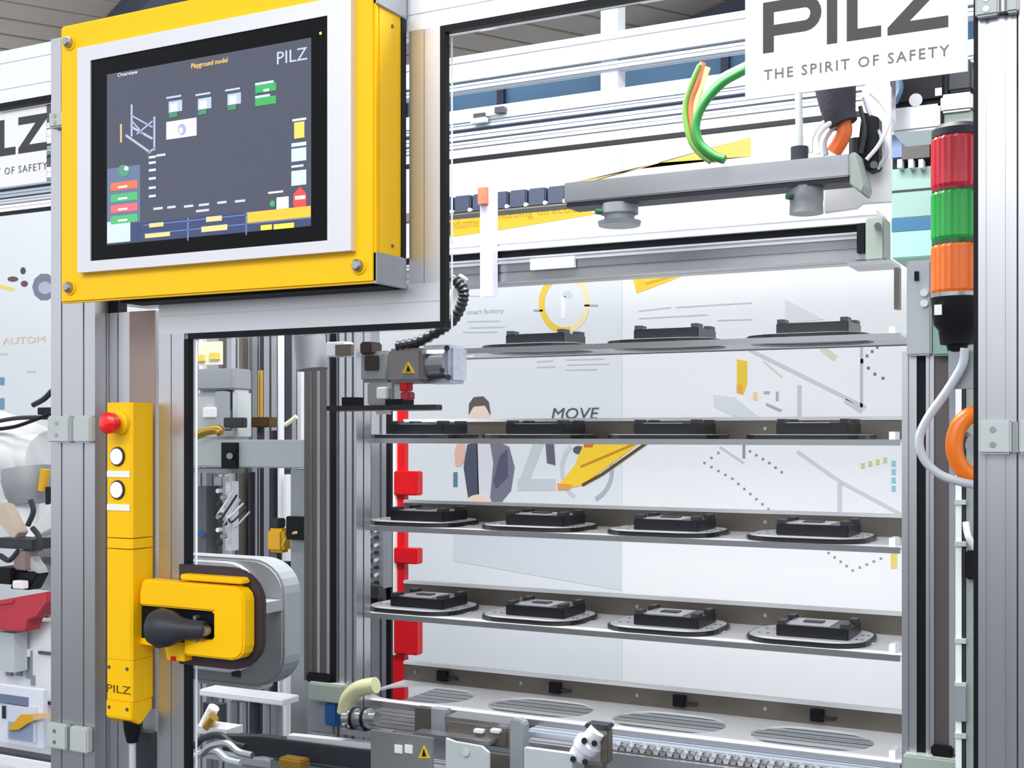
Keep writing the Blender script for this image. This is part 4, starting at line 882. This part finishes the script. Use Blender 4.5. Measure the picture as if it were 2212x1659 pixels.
# brackets with warning triangle
bk = thing('sheet_bracket', 'grey folded sheet bracket with two white marks and a yellow warning triangle', 'bracket', P(860, 1659, 1.82))
MB().fb(800, 935, 1584, 1720, 1.82, .004, ref=860).build('plate', mat('satin_sheet', (160, 162, 164), .35, .6, .03, 10), bk, bevel=.001)
MB().fb(893, 1056, 1592, 1600, 1.9, .03).build('ledge', ALU, bk)
for a in (852, 874): MB().fb(a, a + 16, 1610, 1627, 1.818, .002).build('white_mark', WPL, bk)
MB().prism([P(903, 1638, 1.818), P(928, 1638, 1.818), P(915, 1610, 1.818)], (0, .0015, 0)).build('warning_triangle', mat('warning_yellow', (220, 190, 30), .5), bk)
MB().prism([P(911, 1634, 1.8168), P(920, 1634, 1.8168), P(915, 1618, 1.8168)], (0, .001, 0)).build('warning_mark', BLK, bk)
b2 = thing('chamfered_plate', 'light grey plate with chamfered corner and a small screw at the bottom', 'plate', P(1010, 1659, 1.8))
MB().prism([P(962, 1594, 1.8), P(982, 1602, 1.8), P(1040, 1612, 1.8), P(1056, 1626, 1.8), P(1056, 1720, 1.8), P(962, 1720, 1.8)], (0, .006, 0)).build('plate', LGREY, b2, bevel=.001)
MB().cyl(P(1006, 1626, 1.8), P(1006, 1626, 1.795), .006, seg=14).build('screw', STEEL, b2)
b3 = thing('upright_bracket', 'tall grey upright bracket with rounded top behind the chamfered plate', 'bracket', P(1110, 1659, 1.86))
MB().prism([P(1100, 1720, 1.86), P(1100, 1560, 1.86), P(1106, 1554, 1.86), P(1122, 1554, 1.86), P(1132, 1564, 1.86), P(1132, 1720, 1.86)], (0, .02, 0)).build('plate', GREY, b3, bevel=.002)
MB().fb(1058, 1100, 1630, 1720, 1.88, .01).build('web', DSTEEL, b3)
b4 = thing('dark_angle', 'dark brown steel angle standing behind the sheet bracket', 'bracket', P(910, 1600, 1.95))
MB().fb(896, 928, 1530, 1600, 1.95, .02).build('upright', mat('brown_steel', (92, 86, 84), .45, .4), b4); MB().fb(929, 962, 1532, 1640, 1.955, .02).build('web', GREY, b4)
b5 = thing('clamp_body', 'low dark grey clamp body with light nuts between the brackets', 'clamp', P(1030, 1590, 1.93))
MB().fb(965, 1096, 1568, 1608, 1.93, .04).build('body', DSTEEL, b5, bevel=.003)
for a in (1030, 1066): MB().fb(a - 8, a + 12, 1576, 1584, 1.92, .012).build('nut', ALUW, b5, bevel=.001)
MB().fb(960, 1100, 1556, 1568, 1.94, .05).build('cap', STEEL, b5)
# silver valve
sv = thing('silver_valve', 'silver cast valve with dark bolts standing at the bottom centre', 'valve', P(1270, 1640, 1.86))
MB().lathe(P(1246, 1640, 1.86), P(1290, 1578, 1.86), [(0, .012), (.1, .018), (.35, .018), (.4, .022), (.6, .022), (.65, .016), (1, .014)], 24).build('body', ALUW, sv, smooth=True)
MB().fb(1262, 1312, 1566, 1576, 1.86, .03).build('cap', CHAR, sv, bevel=.002); MB().fb(1296, 1314, 1576, 1650, 1.865, .02).build('arm', DSTEEL, sv, bevel=.002)
for px, py in ((1238, 1640), (1264, 1646), (1284, 1606), (1262, 1600)): MB().cyl(P(px, py, 1.85), P(px, py, 1.835), .005, seg=10).build('bolt', BLK, sv, smooth=True)
MB().fb(1262, 1300, 1652, 1710, 1.86, .02).build('stem', DSTEEL, sv)
# chain of bright links on the bed
cn_ = thing('roller_chain', 'bright steel roller chain lying on the front rail below the lowest tray', 'chain', (X(1500, 2.02), 2.02, .9445))
for i in range(30):
    xa = X(1335, 2.02) + i * .0125
    if xa > X(1800, 2.02): break
    MB().lathe((xa, 2.008, .9505), (xa, 2.022, .9505), [(0, .0055), (1, .0055)], 10).build('link', STEEL if i % 2 else ALUH, cn_, smooth=True)
    MB().lathe((xa + .006, 2.026, .9505), (xa + .006, 2.034, .9505), [(0, .0055), (1, .0055)], 10).build('link', ALUH if i % 2 else STEEL, cn_, smooth=True)
MB().box((X(1325, 2.02), 2.005, .9445), (X(1810, 2.02), 2.038, .946)).build('guide', DSTEEL, cn_)
tag(MB().box((X(1132, 1.84), 1.84, ZB - .0), (X(1236, 1.84), 1.852, Z(1180, 1622, 1.84))).build('cover_plate', LGREY), 'pale grey cover plate between the upright bracket and the silver valve', 'plate')
# coil spring / fittings by the lift column foot
sp_ = thing('spring_coupling', 'round steel coupling with dark rings right of the blue coupling', 'coupling', P(780, 1570, 1.98))
MB().lathe(P(745, 1552, 1.98), P(815, 1552, 1.98), [(0, .014), (.2, .014), (.22, .02), (.38, .02), (.4, .015), (.6, .015), (.62, .02), (.78, .02), (.8, .013), (1, .013)], 24).build('body', STEEL, sp_, smooth=True)
for a in (768, 792): MB().cyl(P(a - 3, 1552, 1.98), P(a + 3, 1552, 1.98), .0215, seg=24).build('ring', BLK, sp_, smooth=True)
MB().fb(735, 830, 1580, 1592, 1.96, .04).build('holder', ALU, sp_)
tag(MB().tube([P(745, 1540, 2.0), P(752, 1510, 2.0), P(775, 1488, 2.0), P(812, 1480, 2.0)], .016, 12).build('clear_hose', mat('milky_yellow_hose', (204, 204, 160), .3), smooth=True), 'translucent yellowish hose curving up from the steel coupling', 'hose')

# ------------------------------------------------------------------ right edge: signal tower, ring, cables
YT = 1.74
st = thing('signal_tower', 'stacked signal light with red, green and orange lenses above a black base', 'signal light', (X(2068, YT), YT, Z(2068, 760, YT)))
tx = X(2068, YT); r = .0335
def zt_(py): return Z(2068, py, YT)
def ribs(py0, py1, name, m, lab):
    z0, z1 = zt_(py1), zt_(py0)
    o = MB(); seg_ = 48; n = len(o.v)
    for t, k in ((0, .96), (.06, 1), (.94, 1), (1, .96)):
        for i in range(seg_):
            a = 2 * math.pi * i / seg_; rr = r * k * (1 if i % 2 else .965); o.v.append((tx + rr * math.cos(a), YT + rr * math.sin(a), z0 + (z1 - z0) * t))
    for j in range(3):
        for i in range(seg_):
            a, b = n + j * seg_ + i, n + j * seg_ + (i + 1) % seg_; o.f.append((a, b, b + seg_, a + seg_))
    o.f += [tuple(reversed(range(n, n + seg_))), tuple(range(n + 3 * seg_, n + 4 * seg_))]
    return o.build(name, m, st, label=lab)
ribs(298, 408, 'lens', lens_mat('red_lens', (222, 22, 52)), 'red lens'); ribs(416, 520, 'lens', lens_mat('green_lens', (10, 170, 60)), 'green lens'); ribs(530, 634, 'lens', lens_mat('orange_lens', (246, 116, 8)), 'orange lens')
MB().lathe((tx, YT, zt_(298)), (tx, YT, zt_(272)), [(0, r * .98), (.6, r * .98), (1, r * .8)], 32).build('cap', CHAR, st, smooth=True)
for a, b, m in ((408, 416, mat('dark_red_ring', (120, 16, 34), .4)), (520, 530, mat('dark_green_ring', (12, 84, 46), .4)), (634, 643, STEEL)): MB().cyl((tx, YT, zt_(b)), (tx, YT, zt_(a)), r * .97, seg=32).build('ring', m, st, smooth=True)
MB().lathe((tx, YT, zt_(760)), (tx, YT, zt_(643)), [(0, .012), (.12, .014), (.14, .022), (.4, .024), (.5, .03), (1, r * 1.02)], 32).build('base', BLK, st, smooth=True)
MB().fb(2018, 2034, 658, 680, YT - .034, .006).build('label_dot', WPL, st)
MB().box((tx - .01, YT - .01, zt_(840)), (tx + .05, YT + .01, zt_(758))).build('bracket', GREY, st)
tag(MB().tube([P(2084, 752, 1.72), P(2078, 790, 1.72), P(2045, 845, 1.72), P(2003, 905, 1.72), P(1986, 950, 1.72), P(1998, 995, 1.72), P(2040, 1030, 1.72), P(2110, 1048, 1.72), P(2150, 1052, 1.72)], .0058, 12).build('cable', CAB, smooth=True), 'grey cable bowing left from the base of the signal light', 'cable')
cr_ = P(2114, 962, 1.74)
ring = thing('orange_handwheel', 'orange ring handwheel half hidden behind the right gasket', 'handwheel', cr_)
MB().tube([cr_ + Vector((.029 * math.cos(a), .012 * math.cos(a), .042 * math.sin(a))) for a in [2 * math.pi * i / 16 for i in range(16)]], .0115, 14, 3, closed=True).build('rim', ORG, ring, smooth=True)
MB().cyl(cr_ + Vector((0, .03, 0)), cr_ + Vector((0, -.008, 0)), .016, seg=20).build('hub', STEEL, ring, smooth=True)
for a in (0, 120, 240):
    MB().cyl(cr_, cr_ + Vector((.036 * math.cos(R(a + 20)), .005, .038 * math.sin(R(a + 20)))), .004, seg=8).build('spoke', GGREY, ring)
wc = thing('white_conduit', 'white vertical conduit with grey clips right of the right lift column', 'conduit', (X(2072, 2.0), 2.0, .8))
MB().box((X(2064, 2.0), 2.0, .8), (X(2077, 2.0), 2.02, 1.66)).build('channel', WPL, wc); MB().box((X(2078, 2.0), 2.002, .82), (X(2084, 2.0), 2.02, 1.62)).build('dark_gap', CHAR, wc)
for py in (1085, 1175, 1385, 1480, 1590): MB().fb(2062, 2086, py - 5, py + 5, 1.995, .02).build('clip', LGREY, wc)
MB().fb(2063, 2086, 1482, 1558, 1.994, .02).build('cover', GREY, wc)
MB().box((X(2086, 2.0), 2.005, .8), (X(2112, 2.0), 2.03, 1.7)).build('side_plate', GGREY, wc)
MB().fb(2086, 2110, 1190, 1252, 1.99, .015).build('black_switch', BLK, wc, bevel=.002)
MB().tube([P(2086, 1128, 1.98), P(2092, 1160, 1.975), P(2108, 1185, 1.98)], .005, 8).build('tube', WPL, wc, smooth=True)
MB().box((X(2064, 2.0), 2.0, 0), (X(2084, 2.0), 2.02, .8)).build('foot', GREY, wc)
# cabinet behind the tower
cb = thing('green_grey_cabinet', 'greenish grey cabinet with teal band standing behind the signal light', 'cabinet', (X(1970, 2.9), 2.9, 0))
xa, xb = X(1926, 2.9), X(2100, 2.9)
def zc(py): return Z(1970, py, 2.9)
MB().box((xa, 2.9, zc(470)), (xb, 3.2, zc(362))).build('upper_panel', GRNG, cb, bevel=.002); MB().box((xa, 2.9, zc(498)), (xb, 3.2, zc(470))).build('teal_band', TEAL, cb)
MB().box((xa, 2.9, zc(556)), (xb, 3.2, zc(498))).build('lower_panel', MINT, cb, bevel=.002)
MB().box((xa, 2.896, zc(412)), (xb, 2.9, zc(409))).build('seam', CHAR, cb)
MB().box((xa + .1, 2.95, 0), (xb, 3.2, zc(556))).build('stand', WHT, cb)
MB().fb(1926, 1948, 290, 340, 2.88, .02).build('blue_module', mat('slate_blue', (96, 120, 160), .5), cb); MB().fb(1948, 2008, 285, 342, 2.88, .03).build('dark_module', mat('dark_olive_module', (66, 62, 62), .5), cb)
for a in (1938, 1962, 1984): MB().fb(a, a + 10, 344, 362, 2.87, .03).build('terminal', WPL, cb)
MB().box((xa, 2.91, zc(366)), (xb, 3.1, zc(285))).build('module_back', BLK, cb)
# motor group below the sign
mg = thing('drive_motor', 'black drive motor with silver mounting block under the right part of the sign', 'motor', P(1980, 270, 2.2))
MB().fb(1912, 2046, 130, 226, 2.2, .1).build('motor_body', BLK, mg, bevel=.008); MB().fb(1925, 2030, 228, 282, 2.19, .12).build('mount_block', ALU, mg, bevel=.004)
MB().fb(2031, 2100, 200, 240, 2.2, .08).build('gear_box', STEEL, mg, bevel=.004); MB().fb(2040, 2100, 242, 268, 2.21, .06).build('flange', GGREY, mg)
MB().fb(2046, 2100, 130, 196, 2.21, .07).build('rear_cover', CHAR, mg, bevel=.004)
MB().cyl(P(1978, 216, 2.2), P(1978, 216, 2.19), .011, seg=16).build('bolt', ALUW, mg, smooth=True); MB().fb(2020, 2034, 190, 206, 2.195, .01).build('clip', WPL, mg)
for k, pts in enumerate(([(1922, 150), (1932, 185), (1925, 215), (1905, 228)], [(1935, 150), (1944, 190), (1932, 222)])):
    MB().tube([P(a, b, 2.18) for a, b in pts], .006, 8).build('cable', (CAB, mat('slate_cable', (90, 120, 148), .5))[k], mg, smooth=True)
MB().box((X(1930, 2.2), 2.25, Z(1950, 228, 2.2)), (X(2110, 2.2), 2.3, Z(1950, 150, 2.2))).box((X(2000, 2.2), 2.3, 2.1), (X(2060, 2.2), 2.82, 2.16)).build('carrier', ALUH, mg)

# ------------------------------------------------------------------ neighbouring robot station, seen left of the post
rb = thing('white_robot', 'white industrial robot arm with grey joint at the left picture edge', 'robot', (X(20, 3.4), 3.4, 0))
Yb = 3.8
up = MB().tube([P(-160, 900, Yb), P(-60, 935, Yb), P(40, 965, Yb), P(100, 985, Yb)], lambda t: .15 - .04 * t, 24, 6).build('upper_arm', WPL, rb, smooth=True)
MB().sphere(P(40, 975, Yb - .02), .13, .12, .135).build('elbow_cover', WPL, rb, smooth=True)
MB().lathe(P(58, 1010, Yb - .05), P(66, 1088, Yb - .05), [(0, .1), (.3, .11), (.7, .1), (1, .085)], 28).build('joint', GREY, rb, smooth=True)
MB().lathe(P(98, 1014, Yb - .1), P(92, 1060, Yb - .1), [(0, .02), (1, .02)], 16).build('yellow_ring', YELD, rb, smooth=True)
MB().fb(98, 116, 1052, 1090, Yb - .12, .04).build('end_cap', BLK, rb)
MB().lathe(P(40, 1080, Yb - .05), P(66, 1200, Yb - .05), [(0, .085), (.5, .06), (1, .05)], 24).build('forearm', WPL, rb, smooth=True)
MB().lathe((X(-130, Yb), Yb, 0), (X(-130, Yb), Yb, 1.5), [(0, .22), (.1, .2), (.5, .15), (1, .14)], 28).build('base', WPL, rb, smooth=True)
MB().tube([P(-30, 930, Yb - .16), P(30, 922, Yb - .16), P(80, 905, Yb - .16), P(118, 890, Yb - .16)], .008, 8).build('cable', BLK, rb, smooth=True)
MB().tube([P(-30, 915, Yb - .15), P(40, 903, Yb - .15), P(118, 902, Yb - .15)], .009, 8).build('cable', CHAR, rb, smooth=True)
MB().fb(80, 116, 880, 896, Yb - .12, .05).build('cable_clamp', BLK, rb, bevel=.003)
MB().tube([P(72, 875, Yb - .1), P(95, 862, Yb - .1), P(112, 845, Yb - .1)], .012, 8).build('plug', CHAR, rb, smooth=True)
# tool
tl = thing('tool_changer', 'dark gripper tool with small silver parts below the white robot arm', 'robot tool', P(50, 1250, 3.2))
MB().prism([P(-10, 1085, 3.25), P(8, 1090, 3.25), P(40, 1150, 3.25), P(28, 1168, 3.25), P(-10, 1120, 3.25)], (0, .05, 0)).build('beige_bar', mat('beige_bar', (214, 196, 178), .5), tl, bevel=.003)
MB().fb(-10, 70, 1164, 1186, 3.2, .1).build('crossbar', CHAR, tl, bevel=.004); MB().fb(28, 56, 1190, 1232, 3.2, .06).build('taupe_block', mat('taupe', (142, 122, 120), .5), tl, bevel=.004)
MB().fb(-10, 24, 1226, 1262, 3.18, .08).build('dark_block', BLK, tl, bevel=.004); MB().prism([P(36, 1236, 3.2), P(80, 1240, 3.2), P(62, 1275, 3.2), P(20, 1272, 3.2)], (0, .06, 0)).build('jaw', BLK, tl, bevel=.004)
MB().prism([P(56, 1190, 3.22), P(84, 1228, 3.22), P(86, 1242, 3.22), P(50, 1222, 3.22)], (0, .04, 0)).build('silver_jaw', LGREY, tl, bevel=.003)
MB().fb(26, 48, 1255, 1272, 3.16, .03).build('white_cap', WPL, tl, bevel=.003)
for k, pts in enumerate(([(66, 1080), (72, 1105), (60, 1135)], [(70, 1140), (84, 1160), (86, 1190)], [(40, 1190), (20, 1210), (0, 1200)])): MB().tube([P(a, b, 3.2) for a, b in pts], .01, 8).build('hose', CHAR, tl, smooth=True)
MB().prism([P(96, 1098, 3.3), P(116, 1080, 3.3), P(116, 1140, 3.3), P(78, 1160, 3.3), P(76, 1135, 3.3)], (0, .08, 0)).build('white_arm', WPL, tl, bevel=.004)
MB().fb(70, 116, 1160, 1275, 3.35, .08).build('support', LGREY, tl, bevel=.004); MB().fb(90, 116, 1205, 1218, 3.33, .03).build('slot', DSTEEL, tl)
rf = thing('red_fixture', 'red wedge-shaped fixture below the dark gripper at the left edge', 'fixture', P(40, 1360, 3.1))
MB().prism([P(-20, 1300, 3.1), P(102, 1278, 3.1), P(102, 1300, 3.1), P(80, 1332, 3.1), P(60, 1340, 3.1), P(54, 1364, 3.1), P(-20, 1360, 3.1)], (0, .07, 0)).build('body', REDF, rf, bevel=.003)
MB().prism([P(-20, 1302, 3.098), P(30, 1296, 3.098), P(30, 1302, 3.098), P(-20, 1308, 3.098)], (0, -.004, 0)).build('ridge', REDF, rf)
MB().fb(-20, 30, 1366, 1450, 3.12, .06).build('stand', LGREY, rf)
ms = thing('station_cabinet', 'white station cabinet with grey door lines below the red fixture', 'cabinet', (X(50, 3.15), 3.15, 0))
MB().box((X(-60, 3.2), 3.2, 0), (X(118, 3.2), 3.5, Z(60, 1340, 3.2))).build('body', WHT, ms, bevel=.004)
for a, b, c_, d in ((12, 24, 1405, 1460), (34, 44, 1405, 1460), (56, 66, 1405, 1465), (66, 72, 1460, 1480)): MB().fb(a, b, c_, d, 3.19, .02).build('slot', GREY, ms)
for a, b, c_, d in ((-10, 14, 1385, 1390), (28, 54, 1386, 1392), (82, 112, 1408, 1414)): MB().fb(a, b, c_, d, 3.19, .02).build('handle', DSTEEL, ms)
MB().fb(38, 60, 1402, 1418, 3.18, .02).build('white_tab', WPL, ms); MB().fb(86, 104, 1320, 1334, 3.19, .03).build('hook', GREY, ms)
MB().fb(96, 112, 1516, 1522, 3.19, .02).build('handle', CHAR, ms)
ps = thing('framed_poster', 'framed print with blue-grey picture and yellow shape leaning low at the left edge', 'poster', P(40, 1610, 3.05))
MB().fb(-40, 94, 1482, 1608, 3.05, .02).build('board', mat('poster_board', (226, 230, 244), .5), ps, bevel=.002)
MB().fb(-40, 60, 1500, 1520, 3.046, .003).build('title_block', flat((112, 124, 150)), ps); MB().fb(16, 78, 1524, 1600, 3.046, .003).build('picture', flat((206, 216, 234)), ps)
MB().fb(18, 70, 1562, 1598, 3.044, .003).build('picture_base', flat((150, 166, 196)), ps); MB().fb(4, 11, 1525, 1552, 3.044, .003).build('mark', flat((28, 34, 50)), ps)
MB().prism([P(14, 1578, 3.03), P(44, 1544, 3.03), P(112, 1542, 3.03), P(60, 1562, 3.03), P(40, 1576, 3.03)], (0, .012, 0)).build('yellow_arrow', YELD, ps)
MB().prism([P(70, 1546, 3.028), P(112, 1543, 3.028), P(112, 1549, 3.028), P(72, 1556, 3.028)], (0, .002, 0)).build('arrow_tip', mat('peach', (222, 186, 146), .5), ps)
lr = thing('lower_frame_rail', 'white rail with dark groove crossing the bottom left corner', 'rail', (X(50, 2.6), 2.6, .5))
MB().box((-3.6, 2.6, Z(50, 1660, 2.6)), (X(118, 2.6), 2.66, Z(50, 1640, 2.6))).build('rail', WHT, lr); MB().box((-3.6, 2.61, Z(50, 1640, 2.6)), (X(118, 2.6), 2.65, Z(50, 1634, 2.6))).build('groove', CHAR, lr)
MB().box((X(118, 2.6) - .06, 2.6, 0), (X(118, 2.6), 2.66, Z(50, 1660, 2.6))).build('leg', WHT, lr)
